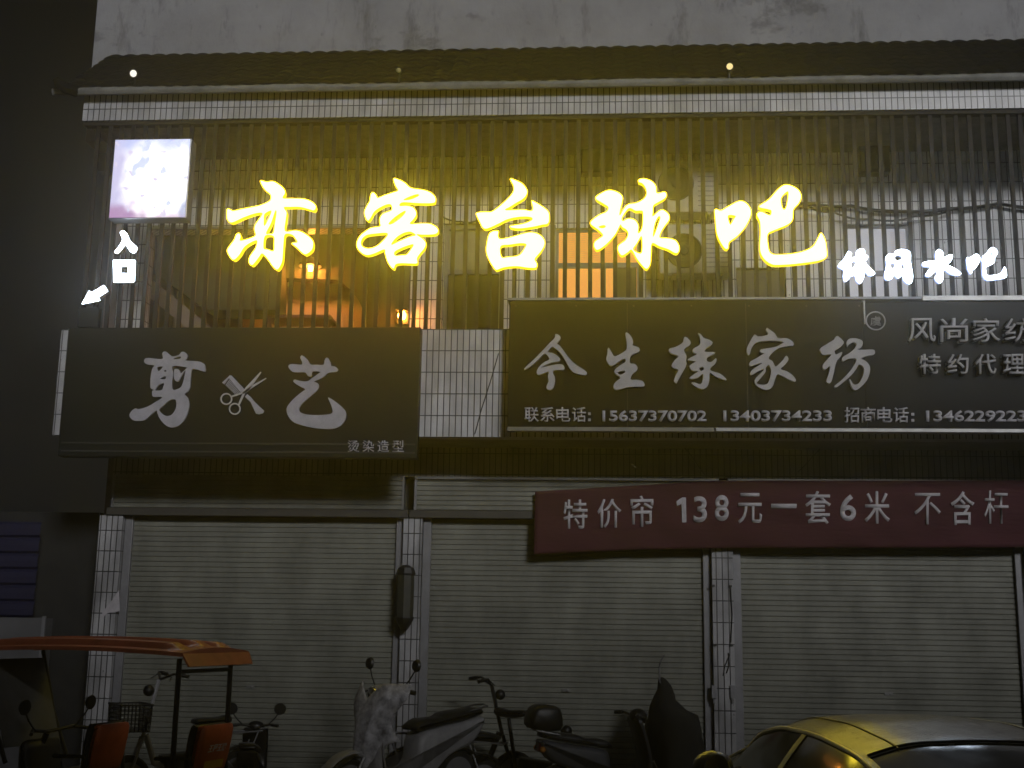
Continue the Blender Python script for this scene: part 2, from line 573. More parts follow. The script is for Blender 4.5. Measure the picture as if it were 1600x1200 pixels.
def text_mesh(s, px, Y, depth=0.02, bold=0.0, space=1.0):
    """text fitted into the box px = (x0, y0, x1, y1) of photograph pixels on plane Y (front face at Y)"""
    c = bpy.data.curves.new('text', 'FONT')
    c.body = s
    c.size = 1.0
    c.offset = bold
    c.space_character = space
    c.resolution_u = 4
    me = curve_to_mesh(c)
    a, b = at(px[0], px[1], Y), at(px[2], px[1], Y)
    d, e = at(px[0], px[3], Y), at(px[2], px[3], Y)
    us = [v.co.x for v in me.vertices]
    vs = [v.co.z for v in me.vertices]
    u0, u1, v0, v1 = min(us), max(us), min(vs), max(vs)
    q = []
    for v in me.vertices:
        u = (v.co.x - u0) / (u1 - u0)
        w = (v.co.z - v0) / (v1 - v0)
        p = (d * (1 - u) + e * u) * (1 - w) + (a * (1 - u) + b * u) * w
        q.append((p.x, Y, p.z))
    for v, p in zip(me.vertices, q):
        v.co = p
    if depth:
        bm = bmesh.new()
        bm.from_mesh(me)
        bmesh.ops.remove_doubles(bm, verts=bm.verts, dist=1e-5)
        r = bmesh.ops.extrude_face_region(bm, geom=bm.faces[:])
        bmesh.ops.translate(bm, verts=[g for g in r['geom'] if isinstance(g, bmesh.types.BMVert)], vec=(0, depth, 0))
        bmesh.ops.recalc_face_normals(bm, faces=bm.faces)
        bm.to_mesh(me)
        bm.free()
    return me


# ------------------------------------------------------------------ ground
FRONT, BASE, BACK = 13.0, 13.9, 14.3
ROAD = -0.15
MB().box(-85, 85, -85, 85, ROAD - 0.3, ROAD).build('road', M['road'])['kind'] = 'structure'
fc = MB().box(-30, 30, 11.2, 40, ROAD - 0.2, 0.0)
tag(fc.build('forecourt', M['paving']), kind='structure')
kb = MB().box(-30, 30, 11.05, 11.196, ROAD - 0.2, 0.012)
tag(kb.build('kerb', M['concrete'], bevel=0.015), kind='structure')

# ------------------------------------------------------------------ building
XL, XR = at(130, 170, FRONT).x, 7.6
bld = empty('shop_building', (0, BASE, 0), 0, 'two-storey white tiled shop building with three closed roller shutters and a slatted upper corridor', 'building')
ZB0, ZB1 = at(130, 188.5, FRONT).z, at(130, 148, FRONT).z + 0.05
MB().box(XL, XR, FRONT, FRONT + 0.22, ZB0, ZB1 - 0.02).build('tiled_fascia', M['tile_front'], bld)
zp0, zp1 = at(720, 682.5, FRONT).z, at(720, 514, FRONT).z
MB().box(XL - 0.02, XR, FRONT, FRONT + 0.2, zp0, zp1).build('parapet_wall', M['tile_front'], bld)
MB().box(XL + 0.25, XR, FRONT + 0.204, BASE + 0.3, zp0 + 0.012, zp0 + 0.12).build('soffit', M['tile_beam_shaded'], bld)
MB().box(XL - 0.02, XR, FRONT + 0.2, BACK, zp0 + 0.124, zp0 + 0.2).build('corridor_floor', M['concrete'], bld)
MB().box(XL, XR, FRONT + 0.224, BACK + 0.3, ZB0 + 0.02, ZB0 + 0.16).build('corridor_ceiling', M['concrete'], bld)
zbe = at(800, 746, BASE).z
xb0 = at(176, 746, BASE).x
MB().box(xb0, XR, BASE, BASE + 0.3, zbe, zp0 + 0.01).build('beam', M['tile_beam_shaded'], bld)
# upper storey
zu = at(148, 84, 14.2).z
xu = at(150, 30, 14.2).x
MB().box(xu, XR, 14.2, 16.5, zu - 1.2, zu + 4.5).build('upper_wall', M['plaster'], bld)
# tiled roof, wavy in x
ge = at(83, 134, 12.87)
roof_x0, roof_z0 = ge.x + 0.05, at(800, 127.5, 12.87).z
rf = MB()
nx = int((XR - roof_x0) / 0.028)
def roof_pt(x, t):
    ph = ((x - roof_x0) / 0.19) % 1.0
    w = 0.028 * abs(math.sin(math.pi * ph)) ** 0.7
    st = (t * 9) % 1.0
    return (x, 12.90 + t * 1.3, roof_z0 - 0.02 + t * (zu - roof_z0 - 0.02) + w + 0.022 * (1 - st))
ts = []
for k in range(9):
    ts += [k / 9 + 0.0005, k / 9 + 0.110]
rows = [[roof_pt(roof_x0 + i * 0.028, t) for i in range(nx + 1)] for t in ts]
vs = [p for r in rows for p in r]
fs = []
for a in range(len(rows) - 1):
    for i in range(nx):
        fs.append((a * (nx + 1) + i, a * (nx + 1) + i + 1, (a + 1) * (nx + 1) + i + 1, (a + 1) * (nx + 1) + i))
rf.add(vs, fs)
roof = rf.build('roof', M['roof'], bld)
# gutter: half-round channel with a dented lip
gu = MB()
rings = []
gx0, gz = ge.x, roof_z0
nseg = 140
for i in range(nseg + 1):
    x = gx0 + (XR - gx0) * i / nseg
    j = 0.006 * math.sin(x * 3.1) + 0.008 * (random.random() - 0.5)
    prof = [(-0.02, 0.0), (-0.032, -0.02), (-0.028, -0.05), (0.0, -0.078), (0.06, -0.07), (0.13, -0.04), (0.13, -0.03), (0.05, -0.06), (0.0, -0.066), (-0.015, -0.035), (-0.01, 0.0)]
    rings.append([(x, 12.87 + p[0] * 0.8 + (j * 0.5 if k < 3 else 0), gz + p[1] + (j if k in (0, 10) else 0)) for k, p in enumerate(prof)])
gu.loft(rings)
gu.build('gutter', M['gutter'], roof, smooth=50)
eb = MB()
eb.add([(gx0 + 0.25, 12.94, gz - 0.03), (XR, 12.94, gz - 0.03), (XR, 13.1, gz + 0.05), (gx0 + 0.25, 13.1, gz + 0.05), (gx0 + 0.25, 12.94, gz), (XR, 12.94, gz), (XR, 13.1, gz + 0.09), (gx0 + 0.25, 13.1, gz + 0.09)],
       [(0, 3, 2, 1), (4, 5, 6, 7), (0, 1, 5, 4), (1, 2, 6, 5), (2, 3, 7, 6), (3, 0, 4, 7)])
eb.build('eave_board', M['concrete'], roof)
# upturned corner
co = MB()
c0 = at(82, 128, 12.6)
co.tube([c0 + Vector((0.16, 0.3, 0.02)), c0 + Vector((0.06, 0.2, 0.02)), c0 + Vector((0.0, 0.15, 0.05)), c0 + Vector((-0.03, 0.12, 0.10))], [0.07, 0.065, 0.055, 0.035], 7)
co.build('corner_ornament', M['roof'], roof, smooth=True)

# back wall of the corridor with openings
zf, zc = zp0 + 0.2, ZB0 + 0.02
def zat(y, Y=BACK): return at(650, y, Y).z
def xat(x, y=420, Y=BACK): return at(x, y, Y).x
xo0, xo1 = xat(228), xat(641)                 # stairwell opening
zo = at(430, 358, BACK).z
xd0, xd1 = xat(693), xat(786)                 # glass door
zd = at(740, 350, BACK).z
xw0, xw1 = xat(868), xat(1000)                # warm window
zw0, zw1 = zf + 0.55, at(930, 356, BACK).z
xe0, xe1 = xat(1150), xat(1228)               # second door
ze = at(1190, 418, BACK).z
xv0, xv1 = xat(1322), xat(1425)               # pale window
zv1 = at(1370, 350, BACK).z
zv0 = zf + 0.6
bw = MB()
def wall_seg(x0, x1, z0, z1): bw.box(x0, x1, BACK, BACK + 0.22, z0, z1)
wall_seg(XL + 0.05, xo0, zf, zc)
wall_seg(xo0, xo1, zo, zc)
wall_seg(xo1, xd0, zf, zc)
wall_seg(xd0, xd1, zd, zc)
wall_seg(xd1, xw0, zf, zc)
wall_seg(xw0, xw1, zw1, zc); wall_seg(xw0, xw1, zf, zw0)
wall_seg(xw1, xe0, zf, zc)
wall_seg(xe0, xe1, ze, zc)
wall_seg(xe1, xv0, zf, zc)
wall_seg(xv0, xv1, zv1, zc); wall_seg(xv0, xv1, zf, zv0)
wall_seg(xv1, XR, zf, zc)
bw.build('corridor_wall', M['tile_back'], bld)
MB().box(xo0 + 0.02, xo1 - 0.02, BACK - 0.03, BACK - 0.003, zo - 0.005, zo + 0.03).build('lintel_strip', M['trim'], bld)
# stairwell room behind the opening
rm = MB()
RB = 15.9
rm.box(xo0 - 0.5, xo1 + 0.5, RB, RB + 0.15, zf, zc)
rm.box(xo0 - 0.6, xo0 - 0.45, BACK + 0.23, RB, zf, zc)
rm.box(xo1 + 0.45, xo1 + 0.6, BACK + 0.23, RB, zf, zc)
rm.box(xo0 - 0.45, xo1 + 0.45, BACK + 0.23, RB, zf - 0.1, zf - 0.005)
rm.box(xo0 - 0.45, xo1 + 0.45, BACK + 0.23, RB, zc + 0.005, zc + 0.1)
rm.build('stairwell_wall', M['peach'], bld)
# dark column at the right side of the opening
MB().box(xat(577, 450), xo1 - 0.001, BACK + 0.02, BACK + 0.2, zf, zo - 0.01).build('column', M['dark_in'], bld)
def flat(name, pts, Y, d, m):
    return link_mesh(name, char_mesh(px_loops([pts], 0, 0, 1, Y, 0), Y, d), m, bld)
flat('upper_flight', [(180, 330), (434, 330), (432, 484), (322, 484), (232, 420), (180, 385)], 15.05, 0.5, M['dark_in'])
flat('arch_shade_sheet', [(436, 330), (700, 330), (700, 560), (573, 560), (572, 496), (561, 470), (546, 450), (528, 437), (436, 434)], 15.5, 0.2, M['dark_in'])  # dark sheet, its curved edge shaped as the limit of the lamp's light
# stair flight coming down to the right
st = MB()
s0, s1 = at(180, 405, 15.0), at(330, 528, 15.0)
d = (s1 - s0)
st.bar(s0, s1, 0.06, 0.2)
st.bar(s0 + Vector((0, 0.7, 0.0)), s1 + Vector((0, 0.7, 0.0)), 0.06, 0.2)
for k in range(8):
    p = s0 + d * ((k + 0.5) / 8)
    st.box(p.x - 0.14, p.x + 0.14, p.y + 0.03, p.y + 0.67, p.z - 0.02, p.z + 0.02)
for k in range(5):
    p = s0 + d * ((k + 0.3) / 5)
    st.box(p.x - 0.02, p.x + 0.02, p.y - 0.02, p.y + 0.02, p.z - 1.2, p.z - 0.05)
st.build('staircase', M['peach'], bld)
ta = MB()
t0 = at(480, 500, 15.4)
ta.box(t0.x - 0.5, t0.x + 0.35, 15.2, 15.7, t0.z - 0.02, t0.z + 0.02)
for dx in (-0.46, 0.31):
    ta.box(t0.x + dx - 0.025, t0.x + dx + 0.025, 15.22, 15.27, zf, t0.z - 0.02)
    ta.box(t0.x + dx - 0.025, t0.x + dx + 0.025, 15.63, 15.68, zf, t0.z - 0.02)
tag(ta.build('table', mat('dark_red_wood', (0.16, 0.06, 0.035), 0.5, noise=0.2)), 'small dark red wooden table in the orange lit stairwell behind the slats', 'table')
# doors
dr = MB()
dr.box(xd0 + 0.002, xd0 + 0.05, BACK + 0.03, BACK + 0.13, zf, zd - 0.002)
dr.box(xd1 - 0.05, xd1 - 0.002, BACK + 0.03, BACK + 0.13, zf, zd - 0.002)
zm = at(740, 425, BACK).z
dr.box(xd0 + 0.05, xd1 - 0.05, BACK + 0.03, BACK + 0.13, zd - 0.06, zd - 0.002)
dr.box(xd0 + 0.05, xd1 - 0.05, BACK + 0.03, BACK + 0.13, zm - 0.02, zm + 0.04)
xm = (xd0 + xd1) / 2 - 0.1
dr.box(xm - 0.025, xm + 0.025, BACK + 0.032, BACK + 0.128, zf, zm - 0.02)
door = dr.build('corridor_door', M['rail'], bld)
MB().box(xd0 + 0.05, xd1 - 0.05, BACK + 0.07, BACK + 0.09, zm + 0.04, zd - 0.06).build('pane', mat('frosted_transom_glass', (0.30, 0.29, 0.22), 0.35, noise=0.1), door)
MB().box(xd0 + 0.05, xm - 0.025, BACK + 0.07, BACK + 0.09, zf + 0.02, zm - 0.02).build('pane', M['glass_door'], door)
MB().box(xm + 0.025, xd1 - 0.05, BACK + 0.07, BACK + 0.09, zf + 0.02, zm - 0.02).build('pane', M['glass_door'], door)
MB().box(xe0 + 0.01, xe1 - 0.01, BACK + 0.05, BACK + 0.11, zf, ze - 0.01).build('corridor_door', mat('brown_door_paint', (0.08, 0.06, 0.05), 0.5, noise=0.2), bld)
MB().box(xw0 - 0.04, xw0 - 0.001, BACK - 0.03, BACK - 0.002, zw0, zw1 + 0.03).build('window_trim', M['rail'], bld)

def window(x0, x1, z0, z1, zbar, xmid, glow, blind_top):
    w = MB()
    t = 0.035
    w.box(x0 + .001, x0 + t, BACK + 0.04, BACK + 0.12, z0, z1); w.box(x1 - t, x1 - .001, BACK + 0.04, BACK + 0.12, z0, z1)
    w.box(x0 + t, x1 - t, BACK + 0.04, BACK + 0.12, z1 - t, z1 - .001); w.box(x0 + t, x1 - t, BACK + 0.04, BACK + 0.12, z0 + .001, z0 + t)
    w.box(x0 + t, x1 - t, BACK + 0.042, BACK + 0.118, zbar - 0.03, zbar + 0.03)
    w.box(xmid - 0.02, xmid + 0.02, BACK + 0.043, BACK + 0.117, z0 + t, zbar - 0.03)
    fr = w.build('window', M['rail'], bld)
    MB().box(x0 + t, x1 - t, BACK + 0.085, BACK + 0.1, zbar + 0.03, z1 - t).build('pane', glow, fr)
    MB().box(x0 + t, xmid - 0.02, BACK + 0.085, BACK + 0.1, z0 + t, zbar - 0.03).build('pane', glow, fr)
    MB().box(xmid + 0.02, x1 - t, BACK + 0.085, BACK + 0.1, z0 + t, zbar - 0.03).build('pane', glow, fr)
    bl = MB()
    n = int((z1 - t - zbar - 0.04) / 0.024)
    for k in range(n):
        z = zbar + 0.04 + k * 0.024
        bl.bar((blind_top[0], BACK + 0.07, z), (blind_top[1], BACK + 0.07, z), 0.016, 0.003, (0, -0.5, 1))
    bl.build('blind', M['blind'], fr)
    return fr
xwm = xat(944)
window(xw0, xw1, zw0, zw1, at(930, 413, BACK).z, xwm, M['window_warm'], (xw0 + 0.05, xw1 - 0.05))
window(xv0, xv1, zv0, zv1, at(1370, 425, BACK).z, xat(1385), M['window_white'], (xat(1396), xv1 - 0.05))
# half-drawn dark sash in the warm window
MB().box(xat(962), xw1 - 0.04, BACK + 0.055, BACK + 0.065, zw0 + 0.04, at(930, 413, BACK).z - 0.035).build('curtain', mat('olive_curtain', (0.12, 0.10, 0.05), 0.8, noise=0.2), bld)

# pillars
zh1, zh0, zl0 = zbe - 0.004, at(800, 799, BASE).z, at(800, 811, BASE).z
def pillar(x0, x1):
    return MB().box(x0, x1, BASE - 0.03, BASE + 0.28, 0.0, zl0 - 0.003).build('pillar', M['tile_base'], bld)
P1 = (at(156, 830, BASE).x, at(192, 830, BASE).x)
P2 = (at(630, 860, BASE).x, at(659, 860, BASE).x)
P3 = (at(1114, 1000, BASE).x, at(1147, 1000, BASE).x)
P4 = (P3[0] + 3.43, P3[1] + 3.43)
for p in (P1, P2, P3, P4):
    pillar(*p)

# roller shutters
zh1, zh0, zl0 = zbe - 0.004, at(800, 799, BASE).z, at(800, 811, BASE).z
SH = BASE + 0.1
def corrugated(x0, x1, y, z0, z1, pitch, depth):
    m_ = MB()
    n = max(1, int(round((z1 - z0) / pitch)))
    p = (z1 - z0) / n
    prof = []
    for k in range(n):
        z = z0 + k * p
        prof += [(y, z), (y - depth, z + p * 0.14), (y - depth * 0.9, z + p * 0.5), (y - depth * 0.6, z + p * 0.84), (y, z + p * 0.94)]
    prof.append((y, z1))
    seg = 12
    vs, fs = [], []
    for i in range(seg + 1):
        x = x0 + (x1 - x0) * i / seg
        b = 0.008 * math.sin(math.pi * i / seg)
        for q in prof:
            vs.append((x, q[0] + b * math.sin(q[1] * 2.1 + x), q[1]))
    k = len(prof)
    for i in range(seg):
        for j in range(k - 1):
            fs.append((i * k + j, (i + 1) * k + j, (i + 1) * k + j + 1, i * k + j + 1))
    return m_.add(vs, fs)
HY = BASE - 0.05
HEAD = [(at(176, 770, HY).x, at(632, 770, HY).x), (at(648, 770, HY).x, at(1123, 770, HY).x), (at(1137, 770, HY).x, P4[0] + 0.1)]
MB().box(P1[0] + 0.03, XR, BASE + 0.2, BASE + 0.28, zl0, zbe - 0.002).build('header_backing', M['darkbeam'], bld)
plate_px = [(392, 1073), (885, 1078), (1388, 1084)]
for i, (a, b) in enumerate(((P1[1], P2[0]), (P2[1], P3[0]), (P3[1], P4[0]))):
    cur = corrugated(a + 0.09, b - 0.09, SH, 0.02, zl0 - 0.002, 0.0585, 0.010).build('roller_shutter', M['shutter'], bld, smooth=35)
    for x0, x1 in ((a + 0.004, a + 0.095), (b - 0.095, b - 0.004)):
        MB().box(x0, x1, SH - 0.055, SH + 0.03, 0.0, zl0 - 0.001).build('guide_rail', M['rail'], cur, bevel=0.006)
    ha, hb_ = HEAD[i]
    corrugated(ha + 0.026, hb_ - 0.026, HY, zh0, zh1, 0.0585, 0.012).build('header_panel', M['shutter'], cur, smooth=35)
    for x0, x1 in ((ha, ha + 0.026), (hb_ - 0.026, hb_)):
        MB().box(x0, x1, HY - 0.03, HY + 0.03, zh0, zh1).build('header_jamb', M['trim'] if x0 > ha else M['rail'], cur)
    MB().box(ha - 0.055, hb_ + 0.05, HY - 0.012, HY + 0.06, zl0, zh0 - 0.001).build('lintel', M['darkbeam'], cur, bevel=0.005)
    p = at(*plate_px[i], SH)
    lk = MB().box(p.x - 0.045, p.x + 0.045, SH - 0.028, SH - 0.01, p.z - 0.018, p.z + 0.018)
    lk.disc((p.x + 0.015, SH - 0.02, p.z), (0, -1, 0), [(0.013, 0), (0.013, 0.014), (0.006, 0.016)], 10)
    lk.build('lock_plate', M['trim'], cur)
# header track trims seen below the beam
for ha, hb_ in HEAD[1:]:
    MB().box(ha + 0.002, hb_ - 0.002, HY - 0.046, HY - 0.031, zh1 - 0.032, zh1 - 0.002).build('track_cover', M['trim'], bld)
# small hardware on the third pillar
for px, py in ((1116, 1081), (1145, 1081)):
    q = at(px, py, BASE - 0.05)
    hb = MB().box(q.x - 0.028, q.x + 0.028, BASE - 0.06, BASE - 0.031, q.z - 0.07, q.z + 0.07)
    hb.box(q.x - 0.014, q.x + 0.014, BASE - 0.05, BASE - 0.031, q.z - 0.125, q.z - 0.08)
    hb.build('latch_box', M['rail'], bld, bevel=0.004)
for px, py in ((1114, 915), (1141, 916), (1117, 1008), (1143, 1008)):
    q = at(px, py, BASE - 0.05)
    MB().box(q.x - 0.02, q.x + 0.02, BASE - 0.05, BASE - 0.031, q.z - 0.012, q.z + 0.012).build('latch_clip', M['black'], bld)
for pts in ([(1141, 916), (1144, 960), (1142, 1004)], [(1138, 1020), (1139, 1040), (1135, 1052)], [(1140, 1022), (1133, 1040), (1130, 1056)]):
    MB().tube([at(*p, BASE - 0.04) for p in pts], 0.006, 5).build('loose_strap', M['black'], bld)
# torn white sticker on the left pillar
q = px_loops([[(186, 922), (187, 955), (168, 958), (158, 967), (160, 956), (172, 942)]], 0, 0, 1, BASE - 0.034, 0)
o = link_mesh('torn_sticker', char_mesh(q, BASE - 0.034, 0.003), M['paper'], bld)

# ------------------------------------------------------------------ slatted screen
SL = FRONT + 0.05
scr = empty('slatted_screen', ((XL + XR) / 2, SL, zp1), 0, 'screen of tall brown vertical slats closing the upper corridor', 'screen')
sx = at(523.4, 197, SL).x
zs0, zs1 = zp0 + 0.7, ZB0 + 0.0
sl = MB()
k0 = int((XL + 0.05 - sx) / 0.1405)
k = k0
while sx + k * 0.1405 < XR - 0.05:
    x = sx + k * 0.1405 + random.uniform(-0.004, 0.004)
    lean = random.uniform(-0.004, 0.004)
    w = 0.0235
    y0, y1 = SL, SL + 0.024
    vs = [(x - w, y0, zs0), (x + w, y0, zs0), (x + w, y1, zs0), (x - w, y1, zs0)]
    vs += [(p[0] + lean, p[1], zs1 - 0.05) for p in vs]
    sl.add(vs, [(0, 3, 2, 1), (4, 5, 6, 7), (0, 1, 5, 4), (1, 2, 6, 5), (2, 3, 7, 6), (3, 0, 4, 7)])
    k += 1
sl.build('slat_panel', M['slat'], scr)
MB().box(XL + 0.02, XR, SL - 0.03, SL + 0.07, zs1 - 0.05, zs1 - 0.004).build('top_rail', M['slat'], scr)
zr1 = at(800, 474, SL).z
MB().box(at(800, 470, SL).x, XR, SL - 0.02, SL + 0.06, zr1 - 0.03, zr1 - 0.0).build('bottom_rail', M['slat'], scr)

# ------------------------------------------------------------------ glowing signs
A4, C3, D3 = 1600 / 370, 1600 / 510, 1164 / 320
YI = [
 [(335,95),(375,105),(415,100),(455,120),(490,150),(500,180),(486,214),(560,216),(630,220),(680,240),(708,270),(695,298),(660,290),(600,275),(530,275),(492,278),(510,310),(505,360),(500,436),(560,432),(600,438),(650,465),(685,500),(690,530),(680,565),(640,595),(610,580),(580,550),(545,520),(580,512),(570,490),(545,462),(500,460),(490,520),(485,600),(478,650),(450,697),(420,680),(380,625),(345,590),(325,612),(300,645),(275,668),(255,650),(258,615),(280,580),(300,550),(306,500),(230,540),(190,600),(150,632),(120,600),(108,565),(130,530),(155,495),(170,460),(190,452),(200,475),(195,500),(230,495),(280,478),(300,462),(292,430),(295,400),(320,360),(345,318),(300,318),(220,345),(140,380),(110,360),(105,320),(110,288),(130,292),(150,300),(220,285),(300,270),(350,255),(395,232),(404,205),(395,185),(370,165),(350,140),(335,110)],
 [(362,322),(405,300),(390,345),(360,400),(358,360)], [(372,450),(405,385),(432,305),(440,310),(430,380),(420,448),(395,455)], [(365,470),(420,472),(425,520),(420,570),(380,560),(355,550)]]
KE = [
 [(1232,82),(1270,90),(1310,112),(1350,145),(1430,158),(1480,175),(1512,205),(1515,235),(1500,248),(1440,250),(1380,248),(1310,243),(1282,248),(1275,266),(1320,265),(1360,275),(1382,300),(1385,330),(1365,360),(1345,388),(1420,385),(1480,388),(1520,410),(1535,435),(1520,455),(1480,462),(1420,462),(1390,460),(1430,490),(1450,520),(1440,555),(1415,585),(1392,620),(1392,655),(1340,657),(1290,655),(1248,662),(1235,690),(1215,680),(1190,640),(1175,590),(1168,562),(1100,590),(1050,600),(1010,580),(985,545),(985,510),(1005,470),(1040,440),(1080,415),(1140,405),(1140,385),(1140,350),(1160,320),(1210,300),(1222,285),(1212,258),(1180,260),(1130,285),(1100,310),(1080,345),(1060,368),(1045,350),(1035,310),(1050,270),(1070,235),(1078,190),(1095,175),(1115,195),(1125,212),(1170,195),(1230,175),(1262,162),(1245,130)],
 [(1300,226),(1340,205),(1385,190),(1405,193),(1385,207),(1345,223)], [(1200,385),(1240,345),(1290,310),(1312,302),(1305,320),(1270,355),(1220,388)],
 [(1015,530),(1018,495),(1050,465),(1110,455),(1170,450),(1192,456),(1180,480),(1130,530),(1080,552),(1040,550)], [(1240,578),(1290,550),(1355,528),(1365,535),(1345,565),(1320,595),(1280,600),(1245,602)],
 [(1218,528),(1245,488),(1290,455),(1335,442),(1360,448),(1380,465),(1340,475),(1270,505)]]
TAI = [
 [(335,82),(375,95),(420,120),(447,160),(445,190),(420,220),(370,250),(330,275),(300,293),(350,295),(420,292),(475,300),(488,280),(478,235),(495,238),(550,270),(590,305),(598,345),(590,385),(550,395),(480,410),(400,420),(345,415),(330,405),(360,398),(430,385),(480,362),(475,345),(430,340),(370,345),(310,360),(250,390),(180,420),(150,415),(130,380),(105,325),(115,312),(160,308),(210,305),(260,270),(320,215),(355,170),(355,130),(340,100)],
 [(210,440),(240,435),(255,440),(252,470),(268,490),(330,480),(400,460),(470,445),(530,460),(562,495),(565,530),(545,570),(515,605),(500,630),(515,660),(505,685),(450,685),(380,675),(310,680),(270,690),(240,700),(220,680),(190,630),(172,570),(178,510),(190,460)], [(270,540),(330,530),(400,520),(440,525),(435,545),(410,585),(380,605),(320,612),(275,612)]]
QIU = [
 [(910,215),(950,180),(1000,160),(1050,170),(1090,200),(1090,240),(1078,290),(1074,330),(1105,280),(1135,255),(1190,245),(1240,215),(1255,180),(1245,140),(1225,115),(1200,105),(1205,88),(1240,82),(1290,100),(1318,135),(1325,180),(1375,172),(1390,190),(1380,215),(1330,245),(1302,265),(1298,310),(1298,335),(1340,300),(1370,295),(1405,325),(1408,360),(1380,400),(1355,440),(1345,480),(1400,485),(1450,500),(1475,540),(1470,580),(1445,585),(1400,560),(1340,540),(1292,520),(1285,600),(1280,660),(1258,692),(1235,680),(1190,625),(1155,565),(1130,580),(1090,602),(1065,575),(1065,535),(1110,500),(1130,460),(1120,430),(1090,410),(1078,396),(1050,450),(1010,500),(960,545),(920,565),(900,540),(905,510),(930,490),(960,465),(930,430),(895,405),(875,385),(890,360),(940,325),(985,305),(995,275),(960,250)],
 [(932,408),(965,398),(978,408),(955,417)], [(1088,352),(1110,312),(1140,282),(1180,300),(1215,300),(1230,312),(1228,400),(1213,440),(1198,447),(1200,400),(1175,362),(1130,352),(1098,368)], [(1165,560),(1190,520),(1220,472),(1226,520),(1222,580),(1200,585)], [(1302,440),(1312,385),(1335,340),(1347,348),(1330,400),(1312,450),(1300,475)]]
BA = [
 [(85,180),(115,185),(150,165),(205,138),(240,150),(262,185),(255,225),(230,270),(195,310),(155,340),(150,370),(135,372),(115,345),(95,300),(88,240)], [(150,210),(185,212),(178,225),(165,248),(158,250)],
 [(300,165),(350,130),(400,75),(440,58),(490,80),(508,115),(495,150),(470,180),(465,230),(440,255),(380,280),(345,300),(345,350),(360,395),(420,400),(500,390),(560,365),(585,330),(605,295),(625,330),(633,380),(630,415),(590,432),(500,445),(410,452),(360,448),(320,415),(305,370),(308,300),(305,240),(290,205),(310,190),(345,205),(358,205),(360,185),(340,178)], [(412,120),(442,92),(442,130),(432,172),(420,178),(410,150)]]
LY = FRONT - 0.1      # front face of the letters
def lit_letter(name, loops, Y, depth, facemat, label, cat, group, rim=None):
    xs = [p[0] for lp in loops for p in lp]; zs = [p[1] for lp in loops for p in lp]
    root = empty(name, ((min(xs) + max(xs)) / 2, Y + depth, min(zs)), 0, label, cat, group)
    link_mesh('lit_face', char_mesh(loops, Y, 0.012), facemat, root)
    cas = link_mesh('casing', char_mesh(loops, Y + 0.0125, depth - 0.0125), M['letter_case'] if rim is M['yellow_rim'] else (rim or M['letter_case']), root)
    if rim is M['yellow_rim']:
        cas.data.materials.append(M['yellow_side'])
        for pl in cas.data.polygons:
            if abs(pl.normal.y) < 0.5:
                pl.material_index = 1
    if rim is M['yellow_rim']:
        r_ = 0.0095 if rim is M['yellow_rim'] else 0.005
        rt = MB()
        for lp in loops:
            pts, last = [], None
            for q in lp:
                if last is None or math.hypot(q[0] - last[0], q[1] - last[1]) > 0.004:
                    pts.append((q[0], Y + 0.008, q[1])); last = q
            rt.tube(pts, r_, 6, True)
        rt.build('rim_halo', rim, root, smooth=True)
    return root
YG = 'glowing yellow characters of the main sign'
for lp, ox, oy, s, lab in ((YI, 330, 260, A4, 'glowing yellow brush character 亦, nearest the square light box'),
                           (KE, 330, 260, A4, 'glowing yellow brush character 客, a roof stroke over crossing strokes and a box, between 亦 and 台'),
                           (TAI, 720, 260, A4, 'glowing yellow brush character 台, the middle one, left of the orange window'),
                           (QIU, 720, 260, A4, 'glowing yellow brush character 球 in front of the orange window'),
                           (BA, 1090, 270, C3, 'large glowing yellow brush character 吧 beside the small white characters')):
    lit_letter('sign_character', px_loops(lp, ox, oy, s, LY), LY, 0.08, M['yellow'], lab, 'sign letter', YG, M['yellow_rim'])
XIU = [[(690,455),(715,425),(730,400),(740,385),(755,395),(750,415),(775,410),(780,385),(800,372),(818,378),(820,400),(835,408),(830,425),(822,435),(840,460),(868,488),(860,500),(840,500),(820,480),(815,510),(800,540),(780,525),(772,500),(755,505),(740,490),(745,515),(725,530),(715,505),(718,475)], [(752,440),(775,432),(774,448),(757,468)]]
XIAN = [[(925,410),(945,395),(962,400),(975,380),(1010,375),(1042,390),(1045,440),(1055,505),(1045,542),(1015,528),(1005,500),(985,515),(965,500),(950,520),(925,520),(918,495),(928,450)], [(962,412),(985,400),(1003,408),(1000,425),(975,430)], [(950,440),(968,445),(964,465),(950,470),(946,455)], [(1000,445),(1014,450),(1012,475),(998,465)]]
SHUI = [[(1170,385),(1185,375),(1205,392),(1205,415),(1240,400),(1250,410),(1240,435),(1225,450),(1255,465),(1290,490),(1280,500),(1240,492),(1210,470),(1205,505),(1200,530),(1185,538),(1165,515),(1175,495),(1170,480),(1140,505),(1120,500),(1130,480),(1145,460),(1110,455),(1105,440),(1140,432),(1170,430),(1168,405)]]
BA2 = [[(1322 + (a - 85) * 0.352, 366 + (b - 58) * 0.40) for a, b in lp] for lp in BA]
WY = FRONT - 0.38
for lp, lab in ((XIU, 'small glowing white character 休, a person stroke beside a tree, next to the yellow 吧'),
                (XIAN, 'small glowing white character 闲, shaped like a gate, between 休 and 水'),
                (SHUI, 'small glowing white character 水 with a spreading splash shape'),
                (BA2, 'small glowing white character 吧 at the right end of its row')):
    lit_letter('sign_character', px_loops(lp, 1090, 270, C3, WY), WY, 0.06, M['white'], lab, 'sign letter', 'small white characters of the drinks bar sign', M['white_rim'])
RU = [[(355,630),(375,620),(395,640),(410,675),(450,715),(435,745),(410,735),(385,700),(355,735),(335,748),(325,738),(350,705),(368,670)]]
